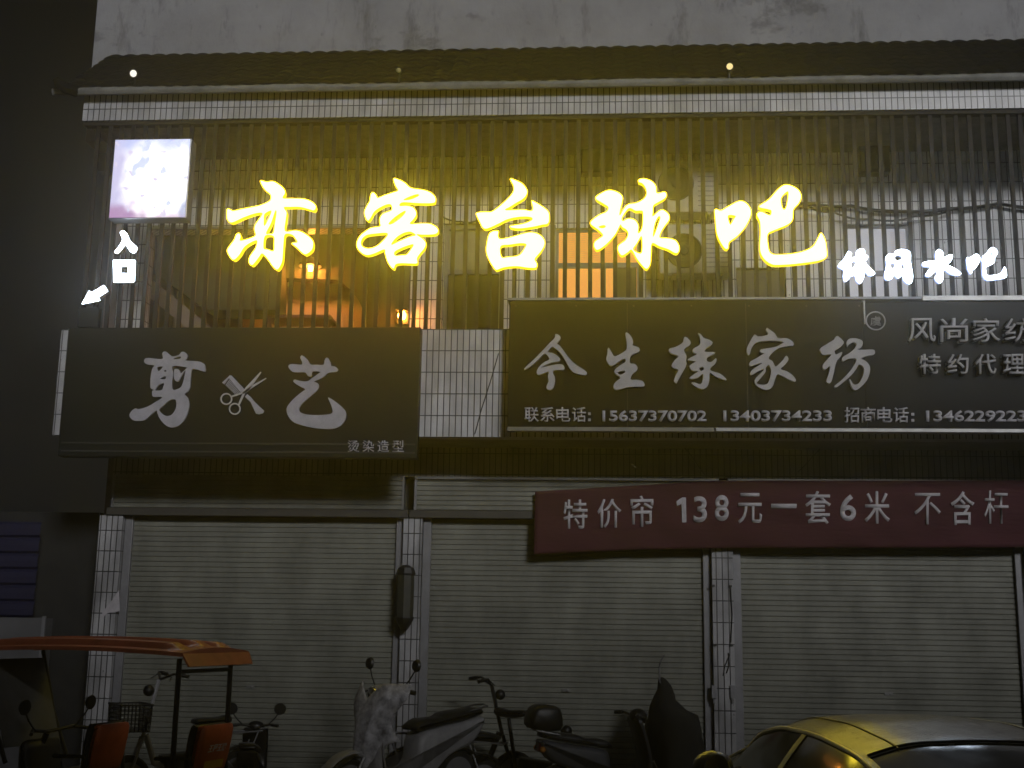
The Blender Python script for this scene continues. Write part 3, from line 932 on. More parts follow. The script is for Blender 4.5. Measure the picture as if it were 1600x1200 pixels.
KOU = [[(315,787),(440,787),(436,905),(425,912),(318,912)], [(358,822),(400,822),(400,862),(358,862)]]
ARR = [[(262,930),(284,962),(228,998),(240,1015),(138,1036),(178,962),(196,970)]]
def corner(loops): return loops
lit_letter('sign_character', px_loops(RU, 90, 190, D3, LY), LY, 0.08, M['white'], 'glowing white character 入 just under the square light box', 'sign letter', 'white entrance characters')
lit_letter('sign_character', px_loops(KOU, 90, 190, D3, LY, 0), LY, 0.08, M['white'], 'glowing white square character 口 above the arrow', 'sign letter', 'white entrance characters')
lit_letter('arrow_sign', px_loops(ARR, 90, 190, D3, LY, 0), LY, 0.08, M['white'], 'short glowing white arrow pointing down to the left', 'arrow sign', None)
# square light box
lb = [at(178.5, 217.5, 12.8), at(298, 216.7, 12.8), at(292, 341.5, 12.8), at(169.7, 342, 12.8)]
lx0, lx1 = (lb[0].x + lb[3].x) / 2, (lb[1].x + lb[2].x) / 2
lz0, lz1 = lb[3].z, lb[0].z
lbx = empty('light_box', ((lx0 + lx1) / 2, 12.95, lz0), 0, 'square white lit light box with pale blue and pink picture above the entrance characters', 'light box')
MB().box(lx0, lx1, 12.8, 12.98, lz0, lz1).build('case', M['box_case'], lbx, bevel=0.008)
me = bpy.data.meshes.new('p')
me.from_pydata([(lx0 + .012, 12.794, lz0 + .012), (lx1 - .012, 12.794, lz0 + .012), (lx1 - .012, 12.794, lz1 - .012), (lx0 + .012, 12.794, lz1 - .012)], [], [(0, 1, 2, 3)])
link_mesh('lit_panel', me, M['lightbox'], lbx)
# transformer tray below the arrow
q = at(138, 498, 12.97)
MB().box(q.x - 0.12, q.x + 0.12, 12.96, 13.04, q.z - 0.1, q.z + 0.13).build('transformer_box', M['sign_black'], None, bevel=0.01)
tag(bpy.data.objects['transformer_box'], 'small grey metal box under the white arrow', 'metal box')

# ------------------------------------------------------------------ left black sign
E6 = 1600 / 240
SLY = 12.84
a, b = at(108, 512, SLY), at(651, 716, SLY)
left_sign = empty('shop_sign', ((a.x + b.x) / 2, 12.99, b.z), 0, 'matt black hairdresser sign board with grey characters, a comb and scissors', 'shop sign')
MB().box(a.x, b.x, SLY, 12.995, b.z, a.z).build('board', M['sign_black'], left_sign, bevel=0.006)
fr = MB()
for z in (at(400, 693, SLY).z, at(400, 706, SLY).z):
    fr.box(a.x + 0.03, b.x - 0.02, SLY - 0.008, SLY - 0.001, z - 0.008, z + 0.008)
fr.build('frame_strip', mat('dark_frame_strip', (0.03, 0.03, 0.028), 0.5, noise=0.1), left_sign)
JIAN = [
 [(300,225),(315,200),(350,195),(430,205),(495,202),(490,150),(505,130),(530,130),(560,155),(600,180),(660,165),(690,135),(720,133),(750,165),(745,200),(735,222),(830,228),(890,238),(930,265),(940,330),(900,330),(840,312),(797,318),(785,400),(780,490),(760,540),(722,572),(755,610),(770,680),(755,760),(720,840),(660,900),(600,918),(540,905),(480,850),(445,790),(432,742),(400,765),(370,790),(310,840),(250,850),(190,845),(150,805),(155,770),(190,730),(215,720),(240,730),(330,705),(410,660),(490,605),(400,600),(385,580),(385,540),(405,528),(370,510),(365,460),(370,380),(385,310),(405,272),(340,262),(310,248)],
 [(458,735),(500,785),(550,800),(600,775),(635,705),(632,640),(605,625),(560,640),(505,690)], [(418,527),(450,482),(505,458),(500,495),(483,530),(430,534)], [(440,290),(497,285),(450,335)], [(505,327),(530,318),(528,340)], [(475,405),(525,385),(522,415),(482,416)],
 [(600,280),(735,290),(735,310),(690,350),(680,355),(665,320),(640,310),(615,320),(612,400),(630,435),(660,435),(685,390),(730,325),(712,430),(690,490),(660,515),(600,525),(590,450),(603,360)], [(610,200),(640,185),(680,178),(685,190),(670,205),(618,208)]]
YI2 = [[(205,290),(215,265),(250,258),(340,265),(345,235),(328,195),(335,172),(355,172),(400,210),(435,262),(500,265),(570,265),(580,225),(595,195),(615,195),(640,240),(650,278),(690,285),(720,315),(700,340),(620,350),(580,385),(530,415),(470,438),(510,460),(520,495),(500,535),(440,590),(370,650),(325,700),(315,735),(335,765),(400,785),(500,790),(600,785),(650,775),(665,750),(650,690),(618,615),(635,612),(700,655),(760,705),(798,750),(805,800),(790,850),(750,900),(680,930),(600,935),(480,925),(360,900),(260,865),(205,805),(185,740),(200,690),(260,620),(330,560),(378,522),(330,495),(280,465),(255,440),(270,420),(330,435),(400,438),(450,405),(500,370),(535,340),(455,338),(448,375),(430,388),(405,380),(375,345),(300,345),(240,335)]]
for lp, ox in ((JIAN, 180), (YI2, 420)):
    link_mesh('character', char_mesh(px_loops(lp, ox, 530, E6, SLY - 0.022), SLY - 0.022, 0.021), M['letter_grey'], left_sign)
# comb
def lp(*pts): return list(pts)
comb = [lp((1195,375),(1212,380),(1352,528),(1326,552),(1310,560),(1185,405),(1135,470),(1113,452)), lp((1352,600),(1375,572),(1410,600),(1440,640),(1490,690),(1550,745),(1540,770),(1500,782),(1465,775),(1440,720),(1410,655))]
for k in range(12):
    x = 1190 + k * 9.5; y = 418 + k * 12
    comb.append(lp((x, y), (x + 5, y + 4), (x - 36 + k * 0.5, y + 66 - k * 2.2), (x - 42 + k * 0.5, y + 62 - k * 2.2)))
lk = MB()
cm = None
def multi(loopsets, Y, d):
    bm = bmesh.new()
    for L in loopsets:
        me_ = char_mesh(L, Y, d)
        bm.from_mesh(me_)
        bpy.data.meshes.remove(me_)
    out = bpy.data.meshes.new('m'); bm.to_mesh(out); bm.free()
    return out
link_mesh('comb_emblem', multi([px_loops([c], 180, 530, E6, SLY - 0.012, 0) for c in comb], SLY - 0.012, 0.011), M['letter_grey'], left_sign)
def ring(cx, cy, r, n=28): return [(cx + r * math.cos(2 * math.pi * i / n), cy + r * math.sin(2 * math.pi * i / n)) for i in range(n)]
sc = [[lp((1513,338),(1521,345),(1395,530),(1340,572),(1325,560),(1360,500))], [lp((1570,402),(1574,410),(1420,512),(1360,560),(1335,550),(1405,490))],
      [lp((1340,545),(1348,562),(1212,604),(1206,590))], [lp((1330,555),(1352,565),(1296,684),(1280,676))], [ring(1157, 622, 62), ring(1157, 622, 48)], [ring(1245, 725, 62), ring(1245, 725, 48)]]
link_mesh('scissors_emblem', multi([px_loops(L, 180, 530, E6, SLY - 0.019, 0) for L in sc], SLY - 0.019, 0.006), mat('pale_scissors_vinyl', (0.48, 0.47, 0.46), 0.5, noise=0.1), left_sign)
for i, ch in enumerate('烫染造型'):
    x = 543 + i * 23.3
    link_mesh('lettering', text_mesh(ch, (x, 688, x + 18, 706), SLY - 0.016, 0.015, 0.004), M['letter_grey'], left_sign)

# ------------------------------------------------------------------ right black sign
RY = 12.78
a, b = at(796, 470, RY), at(1600, 675, RY)
xm = at(1350, 560, RY).x
right_sign = empty('shop_sign', ((a.x + XR) / 2, 12.99, b.z), 0, 'long black curtain shop sign board with silver brush characters and phone numbers', 'shop sign')
MB().box(a.x, xm - 0.002, RY, 12.995, b.z + 0.03, a.z).build('board', mat('satin_black_sign_sheet', (0.008, 0.008, 0.0075), 0.4, noise=0.2, nscale=3, spec=0.04), right_sign)
MB().box(xm + 0.002, XR, RY - 0.012, 12.995, b.z + 0.03, a.z - 0.03).build('board', M['sign_gloss'], right_sign)
tr = MB()
tr.box(at(1118, 678, RY).x, XR, RY - 0.03, RY + 0.1, b.z - 0.012, b.z + 0.029)
tr.build('bottom_trim', M['trim'], right_sign, bevel=0.004)
MB().box(a.x, at(1116, 678, RY).x, RY - 0.02, RY + 0.1, b.z - 0.012, b.z + 0.029).build('bottom_trim', mat('dull_brown_trim', (0.16, 0.15, 0.12), 0.5, 0.3, noise=0.2), right_sign)
MB().box(a.x - 0.02, XR, RY - 0.02, 12.99, a.z + 0.001, a.z + 0.03).build('top_trim', M['rail'], right_sign, bevel=0.004)
MB().box(at(1440, 464, RY).x, XR, RY - 0.035, RY - 0.021, a.z - 0.02, a.z + 0.036).build('top_trim', M['trim'], right_sign, bevel=0.004)
q0, q1 = at(1349.5, 470, RY), at(1351.2, 507, RY)
MB().box(q0.x - 0.006, q0.x + 0.006, RY - 0.02, RY - 0.013, q1.z, q0.z).build('joint_strip', M['trim'], right_sign)
for px_ in (980, 1165):
    q0, q1 = at(px_, 474, RY), at(px_, 668, RY)
    MB().box(q0.x - 0.003, q0.x + 0.003, RY - 0.003, RY - 0.0005, q1.z, q0.z).build('panel_seam', M['darkbeam'], right_sign)
bo = MB()
for px_ in (806, 900, 990, 1080, 1170, 1260, 1342):
    for py_ in (478, 668):
        q0 = at(px_, py_, RY)
        bo.disc((q0.x, RY - 0.001, q0.z), (0, -1, 0), [(0.011, 0), (0.010, 0.004), (0.004, 0.006)], 8)
bo.build('screws', M['darkbeam'], right_sign)
G5 = 1600 / 300
JIN = [[(360,118),(385,122),(405,145),(390,175),(375,195),(400,215),(430,255),(470,310),(530,370),(600,415),(625,440),(610,458),(560,452),(510,435),(480,400),(440,330),(400,270),(355,232),(330,225),(300,265),(340,275),(380,300),(400,325),(390,345),(330,355),(270,380),(245,395),(300,385),(370,370),(420,372),(437,395),(430,415),(390,415),(350,420),(340,440),(358,480),(355,530),(340,570),(315,582),(290,570),(288,550),(305,510),(300,470),(305,430),(250,450),(215,455),(205,430),(225,390),(270,350),(310,330),(300,300),(270,280),(220,330),(150,390),(110,412),(105,400),(160,350),(240,270),(310,195),(355,150)]]
SHENG = [[(945,110),(965,108),(995,140),(1010,180),(1005,210),(1050,225),(1065,245),(1055,265),(1000,290),(985,310),(985,360),(1020,365),(1045,390),(1040,420),(1000,455),(990,495),(1040,498),(1090,510),(1105,540),(1090,555),(1030,555),(960,560),(880,582),(850,570),(848,540),(870,510),(905,480),(870,455),(852,430),(870,400),(920,365),(945,350),(942,320),(900,340),(850,375),(820,380),(800,360),(785,325),(795,280),(798,235),(810,235),(825,260),(850,300),(880,295),(930,265),(955,240),(955,180)], [(880,435),(905,425),(940,422),(938,440),(910,455),(890,450)]]
YUAN = [[(1310,240),(1360,225),(1420,190),(1435,145),(1455,145),(1488,180),(1480,210),(1440,235),(1435,260),(1455,300),(1450,340),(1455,370),(1430,420),(1390,490),(1370,525),(1350,505),(1365,460),(1385,415),(1345,400),(1330,375),(1360,330),(1385,300),(1320,275)],
 [(1550,108),(1575,120),(1600,150),(1645,165),(1672,187),(1655,212),(1615,240),(1610,265),(1690,267),(1680,285),(1630,310),(1625,340),(1660,350),(1695,320),(1705,330),(1695,360),(1655,400),(1665,425),(1730,445),(1785,490),(1775,500),(1700,472),(1650,440),(1645,500),(1630,550),(1590,575),(1540,560),(1495,525),(1520,520),(1570,535),(1590,500),(1590,450),(1550,480),(1500,490),(1480,480),(1520,450),(1550,425),(1500,420),(1480,380),(1530,345),(1470,335),(1475,320),(1540,285),(1510,270),(1510,240),(1560,210),(1570,180),(1565,140)], [(1560,400),(1590,390),(1600,410),(1575,425)]]
JIA = [[(525,118),(550,135),(590,165),(620,205),(690,205),(740,235),(745,265),(700,270),(620,290),(560,335),(540,375),(570,395),(595,440),(620,425),(660,385),(685,350),(705,380),(680,420),(640,460),(690,480),(740,515),(765,550),(755,565),(700,545),(620,505),(595,540),(570,610),(520,635),(460,615),(425,580),(430,540),(480,490),(500,460),(450,480),(400,510),(385,505),(400,470),(460,430),(480,410),(400,435),(380,435),(385,400),(440,370),(500,330),(475,325),(470,300),(520,290),(600,275),(660,240),(620,228),(540,225),(440,240),(400,280),(380,340),(362,335),(358,290),(380,240),(415,180),(430,175),(450,190),(500,185),(535,170),(520,140)], [(440,580),(480,592),(530,582),(555,520),(560,470),(540,430),(515,450),(510,490),(460,550)]]
FANG = [[(970,290),(1030,250),(1085,215),(1100,190),(1120,190),(1165,235),(1150,265),(1120,290),(1090,310),(1100,340),(1150,320),(1140,355),(1110,390),(1095,430),(1080,500),(1060,570),(1035,580),(1020,560),(1040,500),(1050,440),(1010,465),(990,455),(995,420),(1030,380),(1060,340),(1000,345),(975,325)],
 [(1190,240),(1210,210),(1260,205),(1310,220),(1325,245),(1310,280),(1280,300),(1340,300),(1410,300),(1425,320),(1415,340),(1350,355),(1310,375),(1340,390),(1375,425),(1385,470),(1365,540),(1330,590),(1270,635),(1240,625),(1220,580),(1215,545),(1250,590),(1290,580),(1320,530),(1335,470),(1320,435),(1290,425),(1270,460),(1220,520),(1150,580),(1100,615),(1090,600),(1140,560),(1200,500),(1245,440),(1270,380),(1210,375),(1165,395),(1150,390),(1160,360),(1210,330),(1255,290),(1270,255),(1245,238),(1210,255),(1195,275)]]
RL = RY - 0.06
for L, ox, oy in ((JIN, 800, 500), (SHENG, 800, 500), (YUAN, 800, 500), (JIA, 1100, 490), (FANG, 1100, 490)):
    lps = px_loops(L, ox, oy, G5, RL)
    link_mesh('character', char_mesh(lps, RL, 0.045), M['letter_steel'], right_sign)
def line(s, px, Y, parent, m, d=0.015, bold=0.02, name='lettering', space=1.0):
    return link_mesh(name, text_mesh(s, px, Y, d, bold, space), m, parent)
TY = RY - 0.02
for s, x0, x1, y0, y1 in (('联系电话', 818, 917, 636, 659), ('招商电话', 1318, 1421, 636, 660)):
    for i, ch in enumerate(s):
        w = (x1 - x0) / 4
        line(ch, (x0 + i * w + 1.2, y0, x0 + (i + 1) * w - 1.2, y1), TY - 0.012, right_sign, M['letter_grey'], bold=0.01)
for cx, cy in ((921, 650), (1426, 651)):
    dots = MB()
    for dy in (-3.5, 6):
        p = at(cx, cy + dy, TY)
        dots.box(p.x - 0.014, p.x + 0.014, TY - 0.012, TY + 0.003, p.z - 0.014, p.z + 0.014)
    dots.build('lettering', M['letter_grey'], right_sign)
line('15637370702', (941, 641, 1104, 658.5), TY - 0.012, right_sign, M['letter_grey'], bold=0.028)
line('13403734233', (1130, 641, 1300, 658.5), TY - 0.012, right_sign, M['letter_grey'], bold=0.028)
line('13462292233', (1447, 641, 1620, 659), TY - 0.012, right_sign, M['letter_grey'], bold=0.028)
for i, ch in enumerate('风尚家纺'):
    x = 1419 + i * 50.5
    line(ch, (x, 497, x + 43, 534), RY - 0.12, right_sign, M['letter_steel'], d=0.006, bold=0.004, name='character')
    line(ch, (x - 0.6, 496.6, x + 43.8, 534.8), RY - 0.113, right_sign, M['black'], d=0.1, bold=0.008, name='letter_shadow_body')  # black body stands in for the deep shadow round each character
for i, ch in enumerate('特约代理'):
    x = 1437 + i * 43.5
    line(ch, (x, 553, x + 33, 584), RY - 0.12, right_sign, M['letter_steel'], d=0.006, bold=0.012, name='character')
    line(ch, (x - 0.6, 552.6, x + 33.8, 584.8), RY - 0.113, right_sign, M['black'], d=0.1, bold=0.016, name='letter_shadow_body')  # lower row, shadow again made as a black body
line('虞', (1360, 494, 1377, 509), TY - 0.006, right_sign, M['rail'], bold=0.01, d=0.006)
c0 = at(1368, 501.5, TY)
rg = MB().tube([(c0.x + 0.098 * math.cos(2 * math.pi * i / 32), TY - 0.006, c0.z + 0.098 * math.sin(2 * math.pi * i / 32)) for i in range(32)], 0.008, 6, True)
rg.build('ring_emblem', M['letter_grey'], right_sign, smooth=True)

# ------------------------------------------------------------------ banner
BY = BASE - 0.14
def ban_top(u): 
    x = 836 + u * (1640 - 836)
    if x < 1120: y = 768 - (x - 836) / 284 * 17
    else: y = 751 - (x - 1120) / 500 * 0.5
    return x, y
def ban_bot(u):
    x = 834 + u * (1640 - 834)
    if x < 1000: y = 866 - (x - 834) / 166 * 8
    else: y = 858 - min(1, (x - 1000) / 150) * 2 - (x - 1150) / 450 * 1
    return x, y
def ban_pt(u, v, off=0.0):
    a_, b_ = ban_top(u), ban_bot(u)
    x, y = a_[0] * (1 - v) + b_[0] * v, a_[1] * (1 - v) + b_[1] * v
    fold = 0.012 * math.sin(v * 5 + u * 7) * math.sin(u * 15 + v * 2) + 0.007 * math.sin(v * 9 - u * 47 + 1.5 * math.sin(u * 13))
    yy = BY + fold + off
    return at(x, y, yy)
banner = empty('banner', at(1230, 860, BY), 0, 'long red cloth banner with white price lettering hung across the middle and right shutters', 'banner')
NU, NV = 120, 18
me = bpy.data.meshes.new('b')
me.from_pydata([ban_pt(i / NU, j / NV) for j in range(NV + 1) for i in range(NU + 1)], [], [(j * (NU + 1) + i, j * (NU + 1) + i + 1, (j + 1) * (NU + 1) + i + 1, (j + 1) * (NU + 1) + i) for j in range(NV) for i in range(NU)])
o = link_mesh('cloth', me, M['banner'], banner, smooth=True)
so = o.modifiers.new('thick', 'SOLIDIFY'); so.thickness = 0.003; so.offset = 1
for ch, x0, y0, x1, y1 in (('特', 880, 780, 918, 826), ('价', 933, 779, 971, 825), ('帘', 985, 774, 1021, 823), ('1', 1057, 777, 1072, 816), ('3', 1084, 775, 1105, 816), ('8', 1117, 773, 1139, 814),
                           ('元', 1153, 770, 1191, 818), ('一', 1205, 787, 1245, 794), ('套', 1258, 767, 1299, 819), ('6', 1313, 772, 1338, 814), ('米', 1351, 767, 1391, 818),
                           ('不', 1429, 770, 1471, 819), ('含', 1486, 767, 1524, 820), ('杆', 1539, 766, 1577, 818)):
    if ch == '1':
        w_ = px_loops([[(1057, 783), (1066, 777), (1072, 777), (1073, 816), (1066, 816), (1065, 787), (1058, 790)]], 0, 0, 1, BY - 0.03, 0)[0]
        me = bpy.data.meshes.new('one'); me.from_pydata([(q_[0], BY - 0.03, q_[1]) for q_ in w_], [], [tuple(range(7))])
    else:
        me = text_mesh(ch, (x0, y0, x1, y1), BY - 0.03, 0.0, 0.012 if ch not in '386不杆' else (0.004 if ch in '不杆' else 0.022))
    bm = bmesh.new(); bm.from_mesh(me)
    bmesh.ops.remove_doubles(bm, verts=bm.verts, dist=1e-5)
    # follow the folds of the cloth
    for v in bm.verts:
        px_ = (800 + FPX * ((ROT @ (v.co - EYE)).x / (ROT @ (v.co - EYE)).z), 600 - FPX * ((ROT @ (v.co - EYE)).y / (ROT @ (v.co - EYE)).z))
        u = (px_[0] - 836) / (1640 - 836); tv = (px_[1] - ban_top(u)[1]) / (ban_bot(u)[1] - ban_top(u)[1])
        fold = 0.012 * math.sin(tv * 5 + u * 7) * math.sin(u * 15 + tv * 2)
        v.co.y = BY + fold - 0.012
    r = bmesh.ops.extrude_face_region(bm, geom=bm.faces[:])
    bmesh.ops.translate(bm, verts=[g for g in r['geom'] if isinstance(g, bmesh.types.BMVert)], vec=(0, 0.003, 0))
    bmesh.ops.recalc_face_normals(bm, faces=bm.faces)
    bm.to_mesh(me); bm.free()
    link_mesh('lettering', me, M['paper'], banner)

# ------------------------------------------------------------------ small wall things
def eave_lamp(px, py, label, lens, size=0.05):
    p = at(px, py, 12.9)
    t = empty('eave_lamp', (p.x, p.y + 0.05, p.z - 0.12), 0, label, 'lamp', 'small lamps on the tiled eave')
    MB().tube([p + Vector((0, 0.06, -0.2)), p + Vector((0, 0.05, -0.05)), p + Vector((0, 0.03, 0))], 0.012, 6).build('bracket', M['black'], t)
    MB().disc(p, (0, -1, -0.35), [(0.02, -0.06), (size, -0.03), (size + 0.006, 0.012), (size - 0.002, 0.012)], 16).build('housing', M['black'], t, smooth=True)
    MB().disc(p, (0, -1, -0.35), [(size - 0.004, 0.013), (size * 0.7, 0.022), (0.005, 0.026)], 16).build('lens', lens, t, smooth=True)
    return t
eave_lamp(209, 115, 'small white lit lamp on the eave above the square light box', M['eave_lit'], 0.045)
eave_lamp(623, 110, 'small dim lamp on the eave above the yellow 客', mat('unlit_lamp_glass', (0.5, 0.45, 0.2), 0.2, noise=0.1), 0.032)
eave_lamp(1140, 104, 'small warm lit lamp on the eave above the yellow 吧', emit_mat('warm_eave_lamp_lens', (1.0, 0.8, 0.35), 1.1), 0.04)

def wall_lamp(px, py, Y, label, shade):
    p = at(px, py, Y)
    r_ = 0.028 if shade else 0.05
    t = empty('wall_lamp', p, 0, label, 'lamp')
    MB().ball(p, r_, r_, r_ * 1.1).build('bulb', M['lamp_orange_bright'] if shade else M['lamp_orange'], t, smooth=True)
    if shade:
        sh_ = MB().disc(p + Vector((0, 0, 0.03)), (0, 0, 1), [(0.15, 0.0), (0.145, 0.02), (0.07, 0.11), (0.02, 0.13)], 22).build('shade', M['dark_in'], t, smooth=True)
        MB().disc(p + Vector((0, 0, 0.03)), (0, 0, 1), [(0.142, 0.001), (0.062, 0.098), (0.01, 0.11)], 22).build('reflector', M['paper'], sh_, smooth=True)
        MB().tube([p + Vector((0, 0, 0.15)), p + Vector((0, 0, 0.9))], 0.008, 5).build('cord', M['cable'], t)
    else:
        MB().box(p.x - 0.07, p.x + 0.07, p.y + 0.06, p.y + 0.09, p.z - 0.09, p.z + 0.09).build('back_plate', M['black'], t)
        MB().disc(p + Vector((0, 0, 0.05)), (0, 0, 1), [(0.075, 0.0), (0.08, 0.03), (0.03, 0.05)], 14).build('cap', M['black'], t, smooth=True)
    return t
wall_lamp(485, 420, 15.35, 'shaded orange lamp hanging in the stairwell under the yellow 亦', True)
wall_lamp(628, 493, BACK - 0.1, 'bare orange lamp on the dark column beside the stairwell', False)

# speakers high on the corridor wall
for px, lab in ((933, 'dark square loudspeaker high on the corridor wall above the orange window'), (1367, 'dark square loudspeaker high on the corridor wall above the white window')):
    a_, b_ = at(px - 25, 213, BACK - 0.2), at(px + 25, 268, BACK - 0.2)
    t = empty('loudspeaker', ((a_.x + b_.x) / 2, BACK, b_.z), 0, lab, 'loudspeaker')
    MB().box(a_.x, b_.x, BACK - 0.2, BACK - 0.01, b_.z, a_.z).build('cabinet', M['black'], t, bevel=0.012)
    for k, r in ((0.32, 0.11), (0.78, 0.05)):
        MB().disc(((a_.x + b_.x) / 2, BACK - 0.201, b_.z + (a_.z - b_.z) * k), (0, -1, 0), [(r, 0), (r, 0.006), (r * 0.8, 0.004), (0.02, 0.001)], 18).build('grille', M['fan'], t, smooth=True)

# stacked air conditioner outdoor units
def ac_unit(px0, px1, py0, py1, fan, label):
    a_, b_ = at(px0, py0, BACK - 0.36), at(px1, py1, BACK - 0.36)
    t = empty('air_conditioner', ((a_.x + b_.x) / 2, BACK - 0.2, b_.z), 0, label, 'air conditioner', 'outdoor air conditioner units on the corridor wall')
    MB().box(a_.x, b_.x, BACK - 0.36, BACK - 0.06, b_.z, a_.z).build('casing', M['ac'], t, bevel=0.012)
    f = at(*fan, BACK - 0.36)
    fan_ = MB().disc((f.x, BACK - 0.361, f.z), (0, -1, 0), [(0.215, 0), (0.215, 0.01), (0.2, 0.014), (0.19, 0.006), (0.05, 0.002), (0.045, 0.012), (0.01, 0.014)], 28)
    g = fan_.build('fan', M['fan'], t, smooth=True)
    gr = MB()
    for r in (0.06, 0.1, 0.14, 0.18):
        gr.tube([(f.x + r * math.cos(2 * math.pi * i / 24), BACK - 0.38, f.z + r * math.sin(2 * math.pi * i / 24)) for i in range(24)], 0.003, 4, True)
    gr.build('guard', M['fan'], g)
    br = MB()
    for x in (a_.x + 0.12, b_.x - 0.12):
        br.box(x - 0.02, x + 0.02, BACK - 0.4, BACK - 0.002, b_.z - 0.045, b_.z - 0.004)
        br.bar((x, BACK - 0.36, b_.z - 0.04), (x, BACK - 0.01, b_.z - 0.3), 0.025, 0.025)
    br.build('bracket', M['rail'], t)
    gl = MB()
    for k in range(9):
        z = b_.z + 0.08 + k * (a_.z - b_.z - 0.16) / 8
        gl.box(f.x + 0.26, b_.x - 0.03, BACK - 0.366, BACK - 0.3605, z - 0.006, z + 0.006)
    gl.build('vent_louvre', M['rail'], t)
ac_unit(1018, 1124, 252, 331, (1056, 287), 'upper white air conditioner unit behind the slats between the yellow 球 and 吧')
ac_unit(1030, 1142, 350, 427, (1069, 392), 'lower white air conditioner unit behind the slats between the yellow 球 and 吧')
# cables
def cable(pts, r, Y, label, sag=0.0):
    P = [at(x, y, Y) for x, y in pts]
    Q = []
    for i in range(len(P) - 1):
        for k in range(6):
            t = k / 6
            Q.append(P[i].lerp(P[i + 1], t) + Vector((0, random.uniform(-.004, .004), -sag * 4 * t * (1 - t))))
    Q.append(P[-1])
    return tag(MB().tube(Q, r, 6).build('cable', M['cable'], None, smooth=True), label, 'cable')
cable([(1195, 322), (1262, 318), (1330, 322), (1400, 330), (1480, 326), (1560, 318), (1640, 326)], 0.022, BACK - 0.06, 'thick black cable bundle sagging along the corridor wall above the white window', 0.02)
cable([(1262, 321), (1300, 330), (1360, 342), (1430, 338), (1500, 322)], 0.012, BACK - 0.1, 'thinner black cable drooping below the thick cable bundle', 0.04)
cable([(1120, 440), (1128, 470), (1135, 490), (1137, 520)], 0.012, BACK - 0.3, 'black hose hanging from the lower air conditioner', 0.0)
cable([(690, 338), (720, 346), (745, 345)], 0.01, BACK - 0.03, 'short black cable over the glass corridor door', 0.02)
cable([(1062, 688), (1080, 712), (1101, 742)], 0.006, BASE - 0.06, 'thin pale wire slanting down the beam left of the third pillar', 0.01)
cable([(1290, 690), (1268, 715), (1247, 737)], 0.005, BASE - 0.05, 'thin wire slanting across the beam below the conduit box', 0.01)
cable([(779, 552), (765, 600), (752, 640), (742, 678)], 0.006, FRONT - 0.012, 'thin wire hanging across the white tiles between the two black signs', 0.0)
q = at(1268, 697, BASE - 0.03)
tag(MB().box(q.x - 0.065, q.x + 0.065, BASE - 0.08, BASE - 0.002, q.z - 0.045, q.z + 0.045).build('junction_box', M['rail'], None, bevel=0.006), 'small grey junction box on the beam under the black sign', 'junction box')
q = at(990, 728, BASE - 0.06)
cl = MB().bar(q + Vector((-0.03, 0, 0.02)), q + Vector((0.03, 0, -0.02)), 0.02, 0.012)
cl.box(q.x - 0.008, q.x + 0.008, q.y, BASE - 0.001, q.z - 0.008, q.z + 0.008)
tag(cl.build('cable_clip', M['chrome'], None), 'tiny bright metal clip on the beam above the red banner', 'clip')

# dark lantern-like case on the second pillar
lt = empty('lantern_case', at(634, 985, BASE - 0.12), 0, 'long dark lantern shaped case hanging on the second pillar', 'lantern')
p0, p1 = at(634, 880, BASE - 0.12), at(633, 985, BASE - 0.12)
cx = (p0.x + p1.x) / 2
MB().disc((cx, BASE - 0.15, p1.z), (0, 0, 1), [(0.03, 0.0), (0.085, 0.08), (0.108, 0.135), (0.108, 0.15)], 8).build('base', M['black'], lt)
MB().disc((cx, BASE - 0.15, p1.z + 0.15), (0, 0, 1), [(0.096, 0.0), (0.10, 0.1), (0.10, 0.42), (0.096, 0.46)], 8).build('panel', mat('smoked_lantern_panel', (0.035, 0.036, 0.026), 0.6, noise=0.5, nscale=9), lt)
MB().disc((cx, BASE - 0.15, p1.z + 0.61), (0, 0, 1), [(0.108, 0.0), (0.112, 0.02), (0.09, 0.08), (0.04, 0.11), (0.01, 0.115)], 8).build('cap', M['black'], lt)
MB().box(cx - 0.02, cx + 0.02, BASE - 0.06, BASE - 0.031, p1.z + 0.3, p1.z + 0.62).build('bracket', M['black'], lt)

# ------------------------------------------------------------------ neighbour on the left
nb = empty('neighbouring_building', (-10.2, 15.0, 0), 0, 'dark low neighbouring house with blue steel sheets beyond the left end of the shops', 'building')
xg = at(64, 1050, 14.0).x
zg = at(30, 965, 14.0).z
MB().box(-13, xg, 14.0, 14.2, 0.0, zg).build('gate_wall', M['neigh'], nb)
MB().box(xg - 0.03, xg + 0.01, 13.97, 13.999, 0.0, zg + 0.02).build('wall_edge', M['rail'], nb)
MB().box(-13, xg + 0.3, 14.6, 14.8, 0.0, at(60, 800, 14.6).z).build('back_wall', M['neigh_dark'], nb)
bs = corrugated(-13, at(58, 900, 14.3).x, 14.3, zg + 0.004, at(20, 815, 14.3).z, 0.2, 0.03)
bs.build('blue_sheeting', M['blue_sheet'], nb)
MB().box(xg + 0.012, XL + 0.3, 15.6, 15.9, 0.0, 4.2).build('alley_wall', M['neigh_dark'], nb)
sw = MB()
sw.box(XL + 0.01, XL + 0.2, BACK + 0.23, 20, 0.0, ZB0)
sw.box(XL + 0.22, XR, 19.8, 20, 0.0, zu)
sw.box(XR + 0.005, XR + 0.2, BASE, 20, 0.0, zu)
sw.box(xu + 0.01, XL + 0.2, 14.6, 14.8, ZB0, zu - 1.2)
sw.build('side_wall', M['concrete'], bld)
# unseen house added behind the camera to shade the lower storey
MB().box(-30, 34, -20, -12, ROAD, 11.6).build('added_shade_house', M['opp'])
tag(bpy.data.objects['added_shade_house'], 'plain grey unseen house added behind the viewer to shade the shops', 'building')

